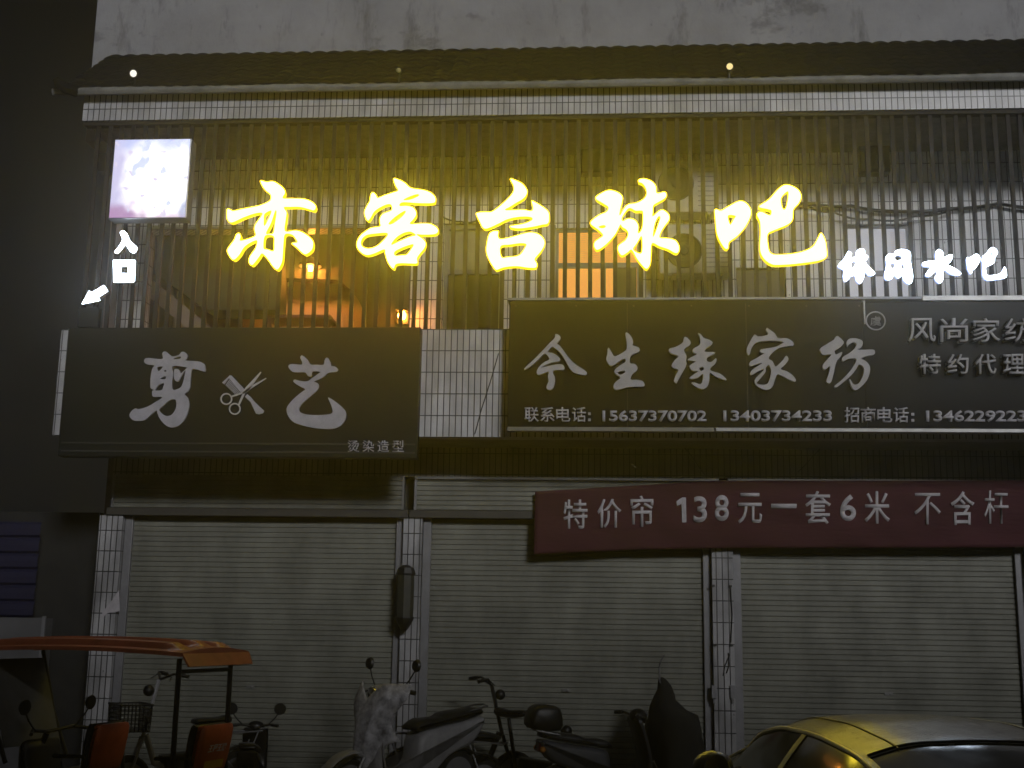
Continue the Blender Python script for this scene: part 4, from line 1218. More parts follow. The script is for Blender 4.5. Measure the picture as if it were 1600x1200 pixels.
# ------------------------------------------------------------------ two-wheelers (local: x forward, y left, z up)
def slab(m_, outline, w, r=0.02, y0=0.0):
    """profile in (x, z) given width 2w with rounded edges"""
    n = len(outline)
    area = sum(outline[i][0] * outline[(i + 1) % n][1] - outline[(i + 1) % n][0] * outline[i][1] for i in range(n))
    sg = 1 if area > 0 else -1
    def inset(d):
        out = []
        for i in range(n):
            a, b, c = Vector(outline[i - 1]), Vector(outline[i]), Vector(outline[(i + 1) % n])
            t = (c - a)
            if t.length < 1e-6: t = Vector((1, 0))
            t.normalize()
            out.append((b.x - t.y * d * sg, b.y + t.x * d * sg))
        return out
    rings = []
    for y, d in ((-w, r), (-w + r * 0.4, r * 0.3), (-w + r, 0), (w - r, 0), (w - r * 0.4, r * 0.3), (w, r)):
        rings.append([(p[0], y0 + y, p[1]) for p in inset(d)])
    return m_.loft(rings)


def wheel(parent, x, R, w=0.045, y=0.0, name='wheel', rim=None):
    t = MB().disc((x, y, R), (0, 1, 0), [(R - 0.06, -w * 0.8), (R - 0.02, -w), (R, -w * 0.4), (R, w * 0.4), (R - 0.02, w), (R - 0.06, w * 0.8)], 28).build(name, M['rubber'], parent, smooth=50)
    rr = MB().disc((x, y, R), (0, 1, 0), [(R - 0.065, -w * 0.84), (R - 0.08, -w * 0.5), (0.05, -w * 0.5), (0.045, -w), (0.01, -w), (0.01, w), (0.045, w), (0.05, w * 0.5), (R - 0.08, w * 0.5), (R - 0.065, w * 0.84)], 28)
    rr.build('rim', rim or M['rail'], t, smooth=30)
    return t


def mirror(parent, base, tip, face_r=(0.062, 0.045), mat_=None):
    t = MB().tube([base, (base[0] * 0.5 + tip[0] * 0.5, base[1] * 0.4 + tip[1] * 0.6, base[2] * 0.5 + tip[2] * 0.5), tip], 0.007, 6)
    o = t.build('mirror', mat_ or M['black'], parent, smooth=True)
    h = MB().disc((tip[0], tip[1], tip[2] + 0.02), (1, 0, 0.1), [(0.02, 0.03), (face_r[0] * 0.8, 0.022), (face_r[0], 0.0), (face_r[0] * 0.96, -0.008), (0.01, -0.008)], 16)
    h.build('mirror_head', mat_ or M['black'], o, smooth=40)
    return o


def scooter(name, label, loc, rz, body, shield, H=1.0, apron=None, mirrors=True, tail=True, top_box=False, cover=False, lean=0.0, group='electric scooters and bikes parked in front of the shutters', cat='scooter', mats_seat=None):
    t = empty(name, loc, rz, label, cat, group, local=True)
    t.rotation_euler = (lean, 0, rz)
    s = H
    def S(pts): return [(a * s, b * s) for a, b in pts]
    wheel(t, 0.62 * s, 0.23 * s, 0.05)
    wheel(t, -0.62 * s, 0.23 * s, 0.055)
    # rear body and footboard
    m_ = slab(MB(), catmull(S([(-0.85, 0.66), (-0.72, 0.52), (-0.45, 0.42), (-0.25, 0.27), (0.0, 0.24), (0.34, 0.24), (0.40, 0.32), (0.05, 0.33), (-0.06, 0.42), (-0.10, 0.62), (-0.30, 0.68), (-0.62, 0.72), (-0.86, 0.76)]), 3), 0.145 * s, 0.05 * s)
    m_.build('body', body, t, smooth=45)
    fl = slab(MB(), catmull(S([(0.30, 0.28), (0.42, 0.30), (0.40, 0.60), (0.33, 0.86), (0.27, 0.98), (0.22, 0.97), (0.28, 0.80), (0.34, 0.55), (0.30, 0.36)]), 3), 0.19 * s, 0.05 * s)
    fl.build('front_shield', shield, t, smooth=45)
    md = slab(MB(), catmull(S([(0.36, 0.42), (0.45, 0.49), (0.60, 0.52), (0.76, 0.47), (0.86, 0.36), (0.82, 0.37), (0.72, 0.44), (0.60, 0.47), (0.48, 0.44), (0.40, 0.36)]), 3), 0.075 * s, 0.025 * s)
    md.build('mudguard', shield, t, smooth=45)
    fk = MB()
    for y in (-0.065, 0.065):
        fk.tube([(0.62 * s, y * s, 0.23 * s), (0.46 * s, y * s, 0.52 * s)], 0.018 * s, 8)
    fk.build('fork', M['chrome'], t, smooth=True)
    hb = MB()
    hb.tube([(0.16 * s, 0.33 * s, 1.02 * s), (0.22 * s, 0.22 * s, 1.03 * s), (0.26 * s, 0.0, 1.0 * s), (0.22 * s, -0.22 * s, 1.03 * s), (0.16 * s, -0.33 * s, 1.02 * s)], 0.014 * s, 8)
    for y in (1, -1):
        hb.tube([(0.20 * s, y * 0.24 * s, 1.03 * s), (0.155 * s, y * 0.345 * s, 1.018 * s)], 0.021 * s, 8)
        hb.tube([(0.25 * s, y * 0.2 * s, 1.03 * s), (0.27 * s, y * 0.3 * s, 1.0 * s)], 0.007 * s, 5)
    hb.build('handlebar', M['black'], t, smooth=True)
    hd = MB().ball((0.30 * s, 0, 1.0 * s), 0.10 * s, 0.13 * s, 0.085 * s)
    h = hd.build('headlight_cowl', shield, t, smooth=True)
    MB().disc((0.375 * s, 0, 0.99 * s), (1, 0, -0.15), [(0.07 * s, -0.02), (0.066 * s, 0.015), (0.03 * s, 0.028), (0.004, 0.03)], 16).build('headlight', M['chrome'], h, smooth=True)
    se = slab(MB(), catmull(S([(-0.84, 0.78), (-0.60, 0.735), (-0.30, 0.69), (-0.08, 0.66), (-0.05, 0.70), (-0.16, 0.76), (-0.36, 0.77), (-0.46, 0.81), (-0.70, 0.83), (-0.84, 0.84)]), 3), 0.135 * s, 0.04 * s)
    se.build('seat', mats_seat or M['black'], t, smooth=45)
    if tail:
        slab(MB(), S([(-0.90, 0.64), (-0.85, 0.62), (-0.83, 0.73), (-0.87, 0.75)]), 0.085 * s, 0.01).build('tail_light', M['red_lens'], t, smooth=30)
        for y in (-0.115, 0.115):
            MB().ball((-0.86 * s, y * s, 0.66 * s), 0.03, 0.03, 0.028).build('indicator', M['amber_lens'], t, smooth=True)
    rk = MB()
    rk.tube([(-0.62 * s, 0.11 * s, 0.80 * s), (-0.92 * s, 0.10 * s, 0.86 * s), (-0.95 * s, 0, 0.87 * s), (-0.92 * s, -0.10 * s, 0.86 * s), (-0.62 * s, -0.11 * s, 0.80 * s)], 0.011, 7)
    rk.build('grab_rail', M['chrome'], t, smooth=True)
    gd = slab(MB(), catmull(S([(-0.52, 0.46), (-0.62, 0.49), (-0.78, 0.45), (-0.90, 0.34), (-0.95, 0.24), (-0.90, 0.28), (-0.80, 0.40), (-0.66, 0.45)]), 3), 0.07 * s, 0.02)
    gd.build('rear_mudguard', M['black'], t, smooth=45)
    kb_ = MB()
    kb_.tube([(-0.2 * s, 0.1 * s, 0.26 * s), (-0.28 * s, 0.2 * s, 0.02)], 0.012, 6)
    kb_.build('kickstand', M['rail'], t)
    if mirrors:
        for y in (1, -1):
            mirror(t, (0.2 * s, y * 0.2 * s, 1.04 * s), (0.16 * s, y * 0.36 * s, 1.24 * s))
    if top_box:
        slab(MB(), catmull(S([(-0.98, 0.88), (-0.66, 0.86), (-0.64, 1.04), (-0.72, 1.12), (-0.92, 1.12), (-1.0, 1.02)]), 3), 0.16 * s, 0.05).build('top_box', M['black'], t, smooth=45)
    if apron:
        # quilted apron hung over the handlebar and shield
        nu, nv = 22, 24
        vs, fs = [], []
        rnd = random.Random(3)
        for j in range(nv + 1):
            v = j / nv
            for i in range(nu + 1):
                u = i / nu * 2 - 1
                half = (0.36 - 0.10 * v + 0.05 * math.sin(v * 7)) * s
                top = 1.10 if abs(u) > 0.45 else 1.10 - 0.14 * (1 - abs(u) / 0.45)
                z = top - v * (0.62 + 0.12 * math.cos(u * 3.1))
                x = 0.44 + 0.10 * math.sin(v * 2.6) - 0.22 * abs(u) ** 1.6 + 0.022 * math.sin(u * 11 + v * 5) * v
                vs.append((x * s, u * half, z * s))
        for j in range(nv):
            for i in range(nu):
                a_ = j * (nu + 1) + i
                fs.append((a_, a_ + 1, a_ + nu + 2, a_ + nu + 1))
        o = MB().add(vs, fs).build('apron', apron, t, smooth=True)
        so_ = o.modifiers.new('thick', 'SOLIDIFY'); so_.thickness = 0.012
    return t


def ebike(name, label, loc, rz, frame, H=1.0, basket=False, saddle_z=0.78, tail=None, rear_seat=False, R=0.22, stem_z=1.05, rack_box=False):
    t = empty(name, loc, rz, label, 'electric bike', 'electric scooters and bikes parked in front of the shutters', local=True)
    s = H
    wheel(t, 0.55 * s, R * s, 0.032)
    wheel(t, -0.52 * s, R * s, 0.035)
    f = MB()
    f.tube([(0.40 * s, 0, 0.62 * s), (0.30 * s, 0, 0.36 * s), (0.10 * s, 0, 0.27 * s), (-0.20 * s, 0, 0.28 * s), (-0.52 * s, 0, R * s)], 0.03 * s, 8)
    f.tube([(-0.16 * s, 0, 0.28 * s), (-0.26 * s, 0, saddle_z * s - 0.05)], 0.022 * s, 8)
    f.tube([(-0.24 * s, 0.05, 0.52 * s), (-0.52 * s, 0.05, R * s)], 0.012, 6)
    f.tube([(-0.24 * s, -0.05, 0.52 * s), (-0.52 * s, -0.05, R * s)], 0.012, 6)
    f.build('frame', frame, t, smooth=45)
    k_ = MB()
    for y in (-0.05, 0.05):
        k_.tube([(0.55 * s, y, R * s), (0.43 * s, y * 0.8, 0.60 * s)], 0.014, 6)
    k_.tube([(0.43 * s, 0, 0.58 * s), (0.31 * s, 0, stem_z * s)], 0.02, 8)
    k_.build('fork', frame, t, smooth=True)
    h_ = MB()
    h_.tube([(0.14 * s, 0.30 * s, (stem_z + 0.04) * s), (0.24 * s, 0.22 * s, (stem_z + 0.06) * s), (0.30 * s, 0.0, stem_z * s), (0.24 * s, -0.22 * s, (stem_z + 0.06) * s), (0.14 * s, -0.30 * s, (stem_z + 0.04) * s)], 0.013, 7)
    for y in (1, -1):
        h_.tube([(0.21 * s, y * 0.245 * s, (stem_z + 0.055) * s), (0.13 * s, y * 0.31 * s, (stem_z + 0.038) * s)], 0.02, 7)
        h_.tube([(0.25 * s, y * 0.2 * s, (stem_z + 0.05) * s), (0.30 * s, y * 0.28 * s, (stem_z + 0.0) * s)], 0.006, 5)
    h_.build('handlebar', M['black'], t, smooth=True)
    MB().ball((0.40 * s, 0, (stem_z - 0.10) * s), 0.055, 0.06, 0.055).build('headlight', M['black'], t, smooth=True)
    slab(MB(), catmull([(-0.40 * s, saddle_z * s - 0.02), (-0.20 * s, saddle_z * s - 0.045), (-0.06 * s, saddle_z * s - 0.02), (-0.08 * s, saddle_z * s + 0.03), (-0.26 * s, saddle_z * s + 0.03), (-0.40 * s, saddle_z * s + 0.055)], 3), 0.095 * s, 0.035).build('saddle', M['black'], t, smooth=45)
    slab(MB(), [(-0.14 * s, 0.30 * s), (0.20 * s, 0.30 * s), (0.24 * s, 0.42 * s), (-0.12 * s, 0.46 * s)], 0.09 * s, 0.02).build('battery_box', M['black'], t, smooth=30)
    g = slab(MB(), catmull([(-0.36 * s, (R + 0.18) * s), (-0.52 * s, (R + 0.27) * s), (-0.70 * s, (R + 0.18) * s), (-0.80 * s, R * s), (-0.74 * s, (R + 0.1) * s), (-0.62 * s, (R + 0.2) * s), (-0.50 * s, (R + 0.24) * s)], 3), 0.045, 0.012)
    g.build('mudguard', M['black'], t, smooth=45)
    r_ = MB()
    for y in (-0.07, 0.07):
        r_.tube([(-0.28 * s, y, 0.60 * s), (-0.74 * s, y, 0.62 * s)], 0.009, 6)
        r_.tube([(-0.70 * s, y, 0.62 * s), (-0.54 * s, y, R * s)], 0.008, 6)
    for k in range(4):
        r_.tube([((-0.36 - k * 0.12) * s, -0.07, 0.61 * s), ((-0.36 - k * 0.12) * s, 0.07, 0.61 * s)], 0.007, 5)
    r_.build('rack', M['rail'], t)
    if rear_seat:
        slab(MB(), catmull([(-0.78 * s, 0.64 * s), (-0.40 * s, 0.63 * s), (-0.38 * s, 0.68 * s), (-0.58 * s, 0.72 * s), (-0.78 * s, 0.71 * s)], 3), 0.11 * s, 0.03).build('rear_cushion', M['black'], t, smooth=45)
    if tail:
        slab(MB(), [(-0.82 * s, 0.40 * s), (-0.77 * s, 0.40 * s), (-0.77 * s, 0.58 * s), (-0.81 * s, 0.58 * s)], 0.075 * s, 0.01).build('tail_light', tail, t)
    if basket:
        b_ = MB()
        x0, x1, y, z0, z1 = 0.42 * s, 0.70 * s, 0.17 * s, 0.66 * s, 0.90 * s
        for k in range(7):
            z = z0 + (z1 - z0) * k / 6
            e = 0.012 * k / 6
            b_.tube([(x0 - e, -y - e, z), (x1 + e, -y - e, z), (x1 + e, y + e, z), (x0 - e, y + e, z)], 0.006 if k < 6 else 0.012, 5, True)
        for k in range(9):
            a_ = -y + 2 * y * k / 8
            b_.tube([(x1, a_, z0), (x1 + 0.012, a_, z1)], 0.005, 5)
            b_.tube([(x0, a_, z0), (x0 - 0.012, a_, z1)], 0.005, 5)
            c_ = x0 + (x1 - x0) * k / 8
            for sgn in (-1, 1):
                b_.tube([(c_, sgn * y, z0), (c_, sgn * (y + 0.012), z1)], 0.005, 5)
        b_.box(x0, x1, -y, y, z0 - 0.004, z0 + 0.004)
        b_.build('basket', M['black'], t)
    return t


def P(px, Y, z=0.0):
    q = at(px, 1150, Y)
    return (q.x, Y, z)

deg = math.radians
# basket e-bike beside the tricycle (handlebar 283,1065; basket 255,1120)
ebike('electric_bike', 'dark electric bike with a wire front basket behind the orange seats', P(292, 12.3), deg(218), mat('pale_bike_frame', (0.34, 0.34, 0.36), 0.4, noise=0.2), 1.04, basket=True, saddle_z=0.72, stem_z=1.12)
scooter('scooter', 'black scooter with one low mirror at the right of the tricycle', P(396, 12.6), deg(100), M['black'], M['black'], 0.68, tail=False)
scooter('scooter', 'pale grey scooter with a spotted white apron over its front', P(632, 12.35), deg(226), M['grey_plastic'], M['grey_plastic'], 1.07, apron=M['grey_cloth'], tail=False)
ebike('electric_bike', 'small electric bike with a red tail light just right of the pale grey scooter', P(718, 13.0), deg(14), M['black'], 1.05, saddle_z=0.62, tail=M['red_lens'], stem_z=1.08)
ebike('electric_bike', 'low black folding bike with a raised round saddle in the middle', P(830, 12.9), deg(352), M['black'], 0.92, saddle_z=0.93, rear_seat=True, stem_z=0.86)
scooter('scooter', 'dark grey scooter with a long sloping seat and red tail light', P(958, 12.45), deg(20), M['blue_grey'], M['black'], 0.88, mirrors=False, top_box=True)

# scooter under a cover: a draped sheet over the whole machine
def covered(loc, rz):
    t = empty('covered_scooter', loc, rz, 'scooter hidden under a black cloth cover beside the third pillar', 'scooter', None, local=True)
    prof = [(-0.70, 0.10, 0.20), (-0.66, 0.46, 0.22), (-0.55, 0.66, 0.22), (-0.30, 0.84, 0.23), (-0.08, 0.96, 0.25), (0.06, 1.06, 0.27), (0.16, 1.14, 0.30), (0.26, 1.24, 0.22), (0.34, 1.19, 0.17), (0.40, 1.02, 0.21), (0.44, 0.80, 0.20), (0.52, 0.55, 0.18), (0.60, 0.28, 0.16), (0.64, 0.10, 0.12)]
    rings = []
    n = 18
    for i, (x, z, w) in enumerate(prof):
        ring_ = []
        for j in range(n):
            a_ = math.pi * j / (n - 1)
            zz = z * (math.sin(a_) ** 0.27) if 0 < j < n - 1 else 0.03
            yy = -w * math.cos(a_) * (1.0 + 0.10 * (1 - zz / max(z, .1)))
            if zz > 0.84:
                k_ = min(1.0, (zz - 0.84) / 0.13)
                yy = yy * (1 - 0.5 * k_) + 0.08 * k_ + 0.02 * math.sin(zz * 21)
            fold = 0.03 * math.sin(j * 2.3 + i * 1.1) * (1 - zz / max(z, .1))
            ring_.append((x + 0.02 * math.sin(j * 1.7 + i) * (1 - zz / z), yy + fold, max(zz, 0.03)))
        rings.append(ring_)
    MB().loft(rings).build('cloth_cover', M['cover'], t, smooth=60)
    wheel(t, 0.66, 0.22, 0.05)
    wheel(t, -0.55, 0.22, 0.05)
    MB().tube([(0.22, 0.12, 1.18), (0.25, 0.12, 1.34), (0.28, 0.10, 1.40), (0.29, 0.06, 1.46)], 0.008, 6).build('mirror_stalk', M['black'], t)
    return t
covered(P(1056, 12.85), deg(97))

# ------------------------------------------------------------------ orange electric tricycle
tri = empty('electric_tricycle', (at(352, 1100, 9.6).x - 1.0, 10.0, ROAD), deg(164), 'electric tricycle with an orange ribbed canopy and two orange seats', 'tricycle', local=True)
CZ = 1.635
# canopy, slightly arched, ribs along its length
cv = MB()
rings = []
for i in range(25):
    x = -0.90 + 2.2 * i / 24
    arch = 0.045 * (1 - ((x - 0.1) / 1.25) ** 2)
    w = 0.46
    row = []
    for j in range(49):
        y = -w + 2 * w * j / 48
        rib = 0.042 * min(1.0, 1.6 * max(0.0, math.cos((y / w) * math.pi * 3.0))) * (1 if -0.74 < x < 1.2 else 0)
        row.append((x, y, CZ + arch + 0.035 * (1 - (y / w) ** 2) + rib))
    lower = [(x, w + 0.012, CZ + arch - 0.03), (x, w - 0.01, CZ + arch - 0.03)] + [(x, w * (1 - 2 * k / 6) * 0.97, CZ + arch - 0.012) for k in range(7)] + [(x, -w + 0.01, CZ + arch - 0.03), (x, -w - 0.012, CZ + arch - 0.03)]
    rings.append(row + lower)
cv.loft(rings)
cv.build('canopy', M['orange'], tri, smooth=35)
skirt = MB()
skirt.add([(-0.902, -0.47, CZ + 0.01), (-0.902, 0.47, CZ + 0.01), (-0.955, 0.45, CZ - 0.085), (-0.955, -0.45, CZ - 0.085), (-0.89, -0.47, CZ), (-0.89, 0.47, CZ), (-0.94, 0.45, CZ - 0.09), (-0.94, -0.45, CZ - 0.09)],
          [(0, 1, 2, 3), (4, 7, 6, 5), (0, 4, 5, 1), (1, 5, 6, 2), (2, 6, 7, 3), (3, 7, 4, 0)])
skirt.build('canopy_end', M['orange'], tri)
for y in (-0.36, 0.36):
    MB().tube([(-0.80, y, 0.45), (-0.80, y, 1.0), (-0.80, y, CZ - 0.03)], 0.021, 8).build('post', M['black'], tri, smooth=True)
    MB().tube([(0.78, y, 0.75), (0.95, y, 1.1), (1.12, y, CZ - 0.02)], 0.018, 8).build('post', M['black'], tri, smooth=True)
MB().tube([(-0.80, -0.36, CZ - 0.13), (-0.80, 0.36, CZ - 0.13)], 0.016, 7).build('cross_bar', M['black'], tri, smooth=True)
MB().add([(0.83, -0.33, 0.86), (0.83, 0.33, 0.86), (1.08, 0.33, CZ - 0.08), (1.08, -0.33, CZ - 0.08), (0.838, -0.33, 0.86), (0.838, 0.33, 0.86), (1.088, 0.33, CZ - 0.08), (1.088, -0.33, CZ - 0.08)],
         [(0, 1, 2, 3), (4, 7, 6, 5), (0, 4, 5, 1), (1, 5, 6, 2), (2, 6, 7, 3), (3, 7, 4, 0)]).build('windscreen', M['clear'], tri)
def tri_seat(x, h0, w, text):
    b = MB()
    slab(b, catmull([(x - 0.05, h0 + 0.06), (x + 0.02, h0 + 0.05), (x - 0.02, h0 + 0.36), (x - 0.05, h0 + 0.40), (x - 0.11, h0 + 0.37)], 3), w, 0.04)
    bk = b.build('backrest', M['orange_dk'], tri, smooth=45)
    slab(MB(), catmull([(x + 0.012, h0 + 0.04), (x + 0.07, h0 + 0.06), (x + 0.04, h0 + 0.36), (x - 0.01, h0 + 0.41), (x - 0.035, h0 + 0.395), (x - 0.012, h0 + 0.35)], 3), w * 1.02, 0.03).build('backrest_pad', M['black'], bk, smooth=45)
    slab(MB(), catmull([(x + 0.0, h0 - 0.06), (x + 0.42, h0 - 0.06), (x + 0.44, h0 + 0.02), (x + 0.2, h0 + 0.04), (x, h0 + 0.03)], 3), w, 0.03).build('seat', M['black'], tri, smooth=45)
    for y in (-w - 0.03, w + 0.03):
        MB().tube([(x - 0.03, y, h0 - 0.02), (x - 0.02, y, h0 + 0.16), (x + 0.30, y, h0 + 0.15)], 0.016, 7).build('armrest', M['black'], tri, smooth=True)
    if text:
        # white marks and a yellow sticker on the rear face
        d_ = Vector((-0.06, 0, 0.31)).normalized()
        def on(y, z): 
            k = (z - (h0 + 0.06)) / 0.31
            return (x - 0.0545 - 0.056 * k - 0.004, y, z)
        st_ = MB()
        st_.add([on(0.13, h0 + 0.075), on(-0.13, h0 + 0.075), on(-0.13, h0 + 0.135), on(0.13, h0 + 0.135)], [(0, 1, 2, 3)])
        st_.build('yellow_sticker', M['ylabel'], bk)
        c = bpy.data.curves.new('text', 'FONT'); c.body = '王程王牌'; c.size = 0.062; c.offset = 0.0015; c.shear = 0.25; c.align_x = 'CENTER'
        me_ = curve_to_mesh(c)
        for v in me_.vertices:
            v.co = on(-v.co.x - 0.0, h0 + 0.205 + v.co.z)
            v.co.x -= 0.002
        link_mesh('lettering', me_, M['paper'], bk)
        ul = MB()
        ul.add([on(0.10, h0 + 0.168), on(-0.10, h0 + 0.168), on(-0.10, h0 + 0.180), on(0.10, h0 + 0.180)], [(0, 1, 2, 3)])
        ul.build('lettering', M['paper'], bk)
tri_seat(-0.86, 0.69, 0.22, True)
tri_seat(0.12, 0.66, 0.20, False)
bd = slab(MB(), [(-1.0, 0.22), (0.55, 0.20), (0.62, 0.30), (0.2, 0.34), (0.16, 0.56), (-0.25, 0.56), (-0.30, 0.36), (-0.48, 0.36), (-0.52, 0.52), (-1.0, 0.52)], 0.27, 0.03)
bd.build('body', M['blue_grey'], tri, smooth=30)
for y in (-0.36, 0.36):
    wheel(tri, -0.72, 0.21, 0.05, y)
    MB().loft([[(-0.72 + (0.26 if k < 2 else 0.235) * math.cos(a), y + (-0.07 if k in (0, 3) else 0.07), 0.21 + (0.26 if k < 2 else 0.235) * math.sin(a)) for k in range(4)] for a in [math.pi * i / 12 for i in range(13)]]).build('mudguard', M['black'], tri, smooth=40)
wheel(tri, 0.98, 0.23, 0.05)
fk = MB()
for y in (-0.07, 0.07):
    fk.tube([(0.98, y, 0.23), (0.82, y, 0.72)], 0.018, 7)
fk.tube([(0.82, 0, 0.68), (0.70, 0, 0.96)], 0.025, 8)
fk.build('fork', M['black'], tri, smooth=True)
slab(MB(), catmull([(0.58, 0.28), (0.66, 0.30), (0.78, 0.62), (0.80, 0.86), (0.72, 0.90), (0.68, 0.66)], 3), 0.22, 0.04).build('front_shield', M['black'], tri, smooth=45)
MB().tube([(0.55, 0.36, 0.98), (0.64, 0.24, 1.0), (0.70, 0, 0.97), (0.64, -0.24, 1.0), (0.55, -0.36, 0.98)], 0.015, 8).build('handlebar', M['black'], tri, smooth=True)
MB().disc((0.86, 0, 0.80), (1, 0, -0.1), [(0.05, -0.06), (0.08, -0.01), (0.078, 0.01), (0.03, 0.025), (0.004, 0.026)], 18).build('headlight', M['chrome'], tri, smooth=True)
for y in (1, -1):
    mirror(tri, (0.62, y * 0.24, 1.0), (0.60, y * 0.40, 1.17))
MB().tube([(0.50, 0.26, 0.42), (0.80, 0.26, 0.28)], 0.008, 6).build('chrome_rod', M['chrome'], tri)

# ------------------------------------------------------------------ parked car
car = empty('parked_car', (at(1505, 1106, 6.55).x - 0.27, 6.55, ROAD), deg(100.5), 'dusty silver grey saloon car with dark windows, its roof reflecting the signs', 'car', local=True)
def ip(tab, x):
    for (a_, b_), (c_, d_) in zip(tab, tab[1:]):
        if x <= c_:
            t_ = max(0.0, (x - a_) / (c_ - a_))
            t_ = t_ * t_ * (3 - 2 * t_)
            return b_ + (d_ - b_) * t_
    return tab[-1][1]
ROOF = [(-2.32, 0.62), (-2.25, 0.98), (-1.75, 1.06), (-1.30, 1.24), (-0.75, 1.405), (-0.25, 1.455), (0.25, 1.45), (0.62, 1.385), (1.45, 0.97), (2.1, 0.78), (2.28, 0.52)]
def zr(x):
    # smooth interpolation of the roofline
    s_ = 0; n_ = 5
    for k in range(n_):
        xx = x + (k - 2) * 0.05
        for (a_, b_), (c_, d_) in zip(ROOF, ROOF[1:]):
            if xx <= c_ or (c_, d_) == ROOF[-1]:
                t_ = min(1, max(0, (xx - a_) / (c_ - a_)))
                s_ += b_ + (d_ - b_) * t_
                break
    return s_ / n_
HWT = [(-2.32, 0.66), (-2.1, 0.82), (-1.2, 0.89), (0.0, 0.905), (1.2, 0.89), (1.9, 0.82), (2.28, 0.62)]
def sect(x):
    w = ip(HWT, x); z = zr(x)
    gh = max(0.0, min(1.0, (z - 0.98) / 0.3))
    zb = min(0.95, z - 0.04)
    wr = w * (1 - 0.32 * gh) * (1 - 0.05 * (1 - gh))
    return [(w * 0.90, 0.20), (w * 0.985, 0.34), (w, 0.55), (w * 0.99, 0.75), (w * 0.965, zb), (w * 0.965 * 0.55 + wr * 0.45, zb + (z - zb) * 0.47), (wr * 1.0, zb + (z - zb) * 0.84), (wr * 0.90, z - 0.022 - 0.02 * gh), (wr * 0.6, z + 0.006 * gh), (wr * 0.3, z + 0.018 * gh), (0.0, z + 0.022 * gh)]
def cs(x, v):
    p = sect(x)
    i = min(int(v), len(p) - 2); t_ = v - i
    a_, b_, c_, d_ = p[max(i - 1, 0)], p[i], p[i + 1], (p[i + 2] if i + 2 < len(p) else (-p[i][0] if i + 1 == len(p) - 1 else 0, p[i][1]))
    def cr(q0, q1, q2, q3): return 0.5 * (2 * q1 + (q2 - q0) * t_ + (2 * q0 - 5 * q1 + 4 * q2 - q3) * t_ * t_ + (3 * q1 - q0 - 3 * q2 + q3) * t_ ** 3)
    return cr(a_[0], b_[0], c_[0], d_[0]), cr(a_[1], b_[1], c_[1], d_[1])
NX, NVV = 150, 60
xs_ = [-2.32 + 4.6 * i / NX for i in range(NX + 1)]
vv_ = [10.0 * j / NVV for j in range(NVV + 1)]
def side_top(x): return 6.25
def kind(x, v):
    z = zr(x)
    if 4.2 < v < 6.35 and z > 1.20 - 0.0 and -1.33 < x < 1.02 and (z - 0.95) * (v - 4.0) / 2.3 > -1:
        if z - 0.99 > (v - 4.2) / 2.15 * 0.0 + 0.2:
            if abs(x + 0.12) < 0.035: return 'pillar'
            return 'side_window'
    if v > 6.95 and -1.68 < x < -0.78: return 'rear_window'
    if v > 6.95 and 0.60 < x < 1.36: return 'windscreen'
    return 'body'
parts = {}
for i in range(NX):
    for j in range(NVV):
        k_ = kind((xs_[i] + xs_[i + 1]) / 2, (vv_[j] + vv_[j + 1]) / 2)
        parts.setdefault(k_, []).append((i, j))
def car_part(cells, sides, off=0.0):
    m_ = MB(); idx = {}
    for sgn in sides:
        for (i, j) in cells:
            f_ = []
            for (a_, b_) in ((i, j), (i + 1, j), (i + 1, j + 1), (i, j + 1)):
                key = (a_, b_, sgn if b_ < NVV else 0)
                if key not in idx:
                    y_, z_ = cs(xs_[a_], vv_[b_])
                    idx[key] = len(m_.v)
                    m_.v.append((xs_[a_], sgn * (y_ - off * (1 if b_ < NVV * 0.7 else 0)), z_ - off * (0.3 if b_ < NVV * 0.7 else 1)))
                f_.append(idx[key])
            m_.f.append(tuple(f_ if sgn > 0 else reversed(f_)))
    return m_
car_part(parts['body'] + parts.get('pillar', []), (1, -1)).build('body', M['car'], car, smooth=60)
fw = [c for c in parts['side_window'] if xs_[c[0]] > -0.12]; rw_ = [c for c in parts['side_window'] if xs_[c[0]] <= -0.12]
for sgn in (1, -1):
    car_part(fw, (sgn,), 0.006).build('side_window', M['glass'], car, smooth=60)
    car_part(rw_, (sgn,), 0.006).build('side_window', M['glass'], car, smooth=60)
car_part(parts['rear_window'], (1, -1), 0.005).build('rear_window', M['glass'], car, smooth=60)
car_part(parts['windscreen'], (1, -1), 0.005).build('windscreen', M['glass'], car, smooth=60)
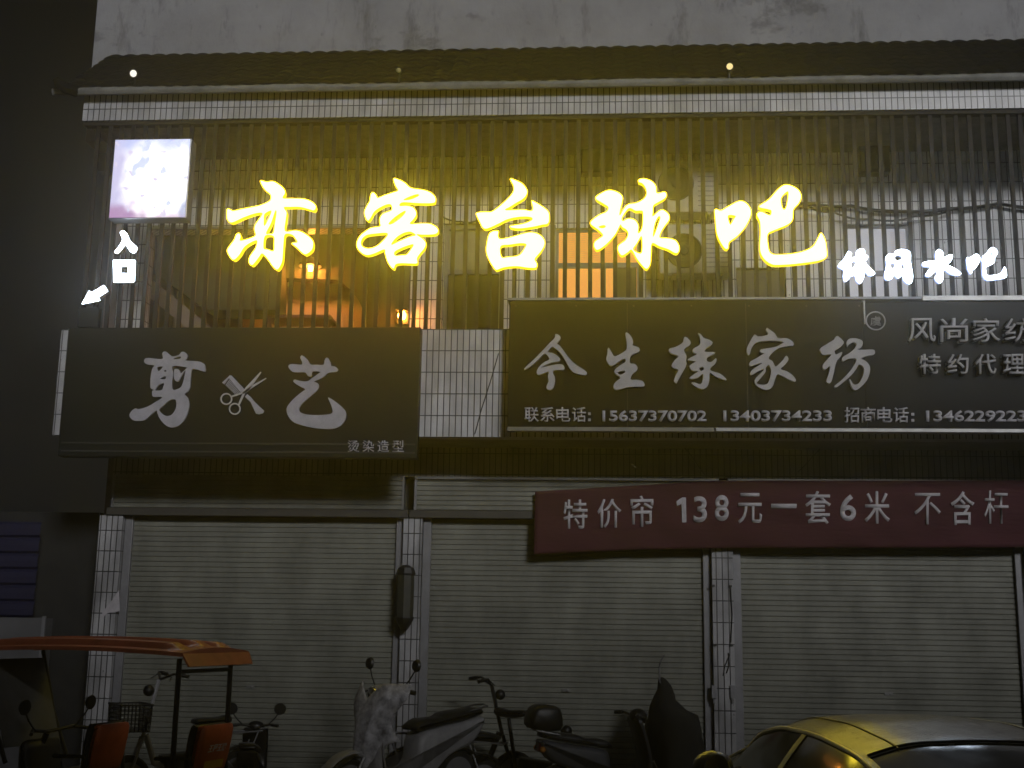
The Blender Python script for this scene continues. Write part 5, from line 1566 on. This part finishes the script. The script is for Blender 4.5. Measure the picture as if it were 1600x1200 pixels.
# bright trim round the side windows, and roof rails seams
xsw = sorted({i for i, j in parts['side_window']})
for sgn in (1, -1):
    pts = []
    for i in xsw + [xsw[-1] + 1]:
        y_, z_ = cs(xs_[i], 6.4); pts.append((xs_[i], sgn * (y_ + 0.004), z_))
    for v in (5.9, 5.4, 4.9, 4.4):
        y_, z_ = cs(xs_[xsw[-1] + 1], v); pts.append((xs_[xsw[-1] + 1], sgn * (y_ + 0.004), z_))
    for i in reversed(xsw + [xsw[-1] + 1]):
        y_, z_ = cs(xs_[i], 4.15); pts.append((xs_[i], sgn * (y_ + 0.004), z_))
    for v in (4.4, 4.9, 5.4, 5.9):
        y_, z_ = cs(xs_[xsw[0]], v); pts.append((xs_[xsw[0]], sgn * (y_ + 0.004), z_))
    MB().tube(pts, 0.0115, 6, True).build('window_trim', mat('bright_window_trim', (0.85, 0.82, 0.72), 0.3, 0.1, noise=0.1) if sgn > 0 else bpy.data.materials['bright_window_trim'], car, smooth=True)
    sm = []
    for i in range(NX + 1):
        if -0.80 < xs_[i] < 0.62:
            y_, z_ = cs(xs_[i], 7.75); sm.append((xs_[i], sgn * y_, z_ + 0.001))
    MB().tube(sm, 0.006, 5).build('roof_seam', M['black'], car, smooth=True)
gs = []
for v in [7 + 0.1 * k for k in range(31)]:
    y_, z_ = cs(-0.765, v); gs.append((-0.765, y_, z_ + 0.002))
gs += [(-0.765, -p[1], p[2]) for p in reversed(gs[:-1])]
MB().tube(gs, 0.007, 5).build('window_seal', M['black'], car, smooth=True)
for y in (0.78, -0.78):
    for x in (-1.38, 1.36):
        wheel(car, x, 0.31, 0.10, y)
    t_ = MB().ball((0.62, 0.86 * (1 if y > 0 else -1), 1.16), 0.085, 0.115, 0.08)
    mo = t_.build('wing_mirror', M['car'], car, smooth=True)
    MB().bar((0.66, 0.70 * (1 if y > 0 else -1), 1.06), (0.64, 0.82 * (1 if y > 0 else -1), 1.11), 0.06, 0.04).build('mirror_arm', M['black'], mo)
    MB().disc((0.545, 0.86 * (1 if y > 0 else -1), 1.16), (-1, 0, 0), [(0.07, 0), (0.066, 0.006), (0.01, 0.008)], 18).build('mirror_glass', M['chrome'], mo, smooth=True)
    sg = 1 if y > 0 else -1
    MB().ball((-2.2, 0.58 * sg, 0.82), 0.07, 0.2, 0.08).build('tail_light', M['red_lens'], car, smooth=True)
    MB().ball((2.14, 0.56 * sg, 0.66), 0.09, 0.18, 0.07).build('headlight', M['chrome'], car, smooth=True)
MB().box(-2.36, -2.30, -0.24, 0.24, 0.60, 0.72).build('number_plate', M['rail'], car)

# ------------------------------------------------------------------ haze: added volume imitating lens glare round the lit signs
hz = MB().box(-88, 88, -88, 88, ROAD - 1.4, 15.5)
hm = bpy.data.materials.new('glare_haze')
hm.use_nodes = True
hn, hl = hm.node_tree.nodes, hm.node_tree.links
hn.clear()
pv = hn.new('ShaderNodeVolumePrincipled')
pv.inputs['Color'].default_value = (0.93, 0.93, 0.93, 1)
pv.inputs['Density'].default_value = 0.0078
pv.inputs['Anisotropy'].default_value = 0.89
ho = hn.new('ShaderNodeOutputMaterial')
hl.new(pv.outputs[0], ho.inputs['Volume'])
tag(hz.build('haze', hm), kind='stuff')
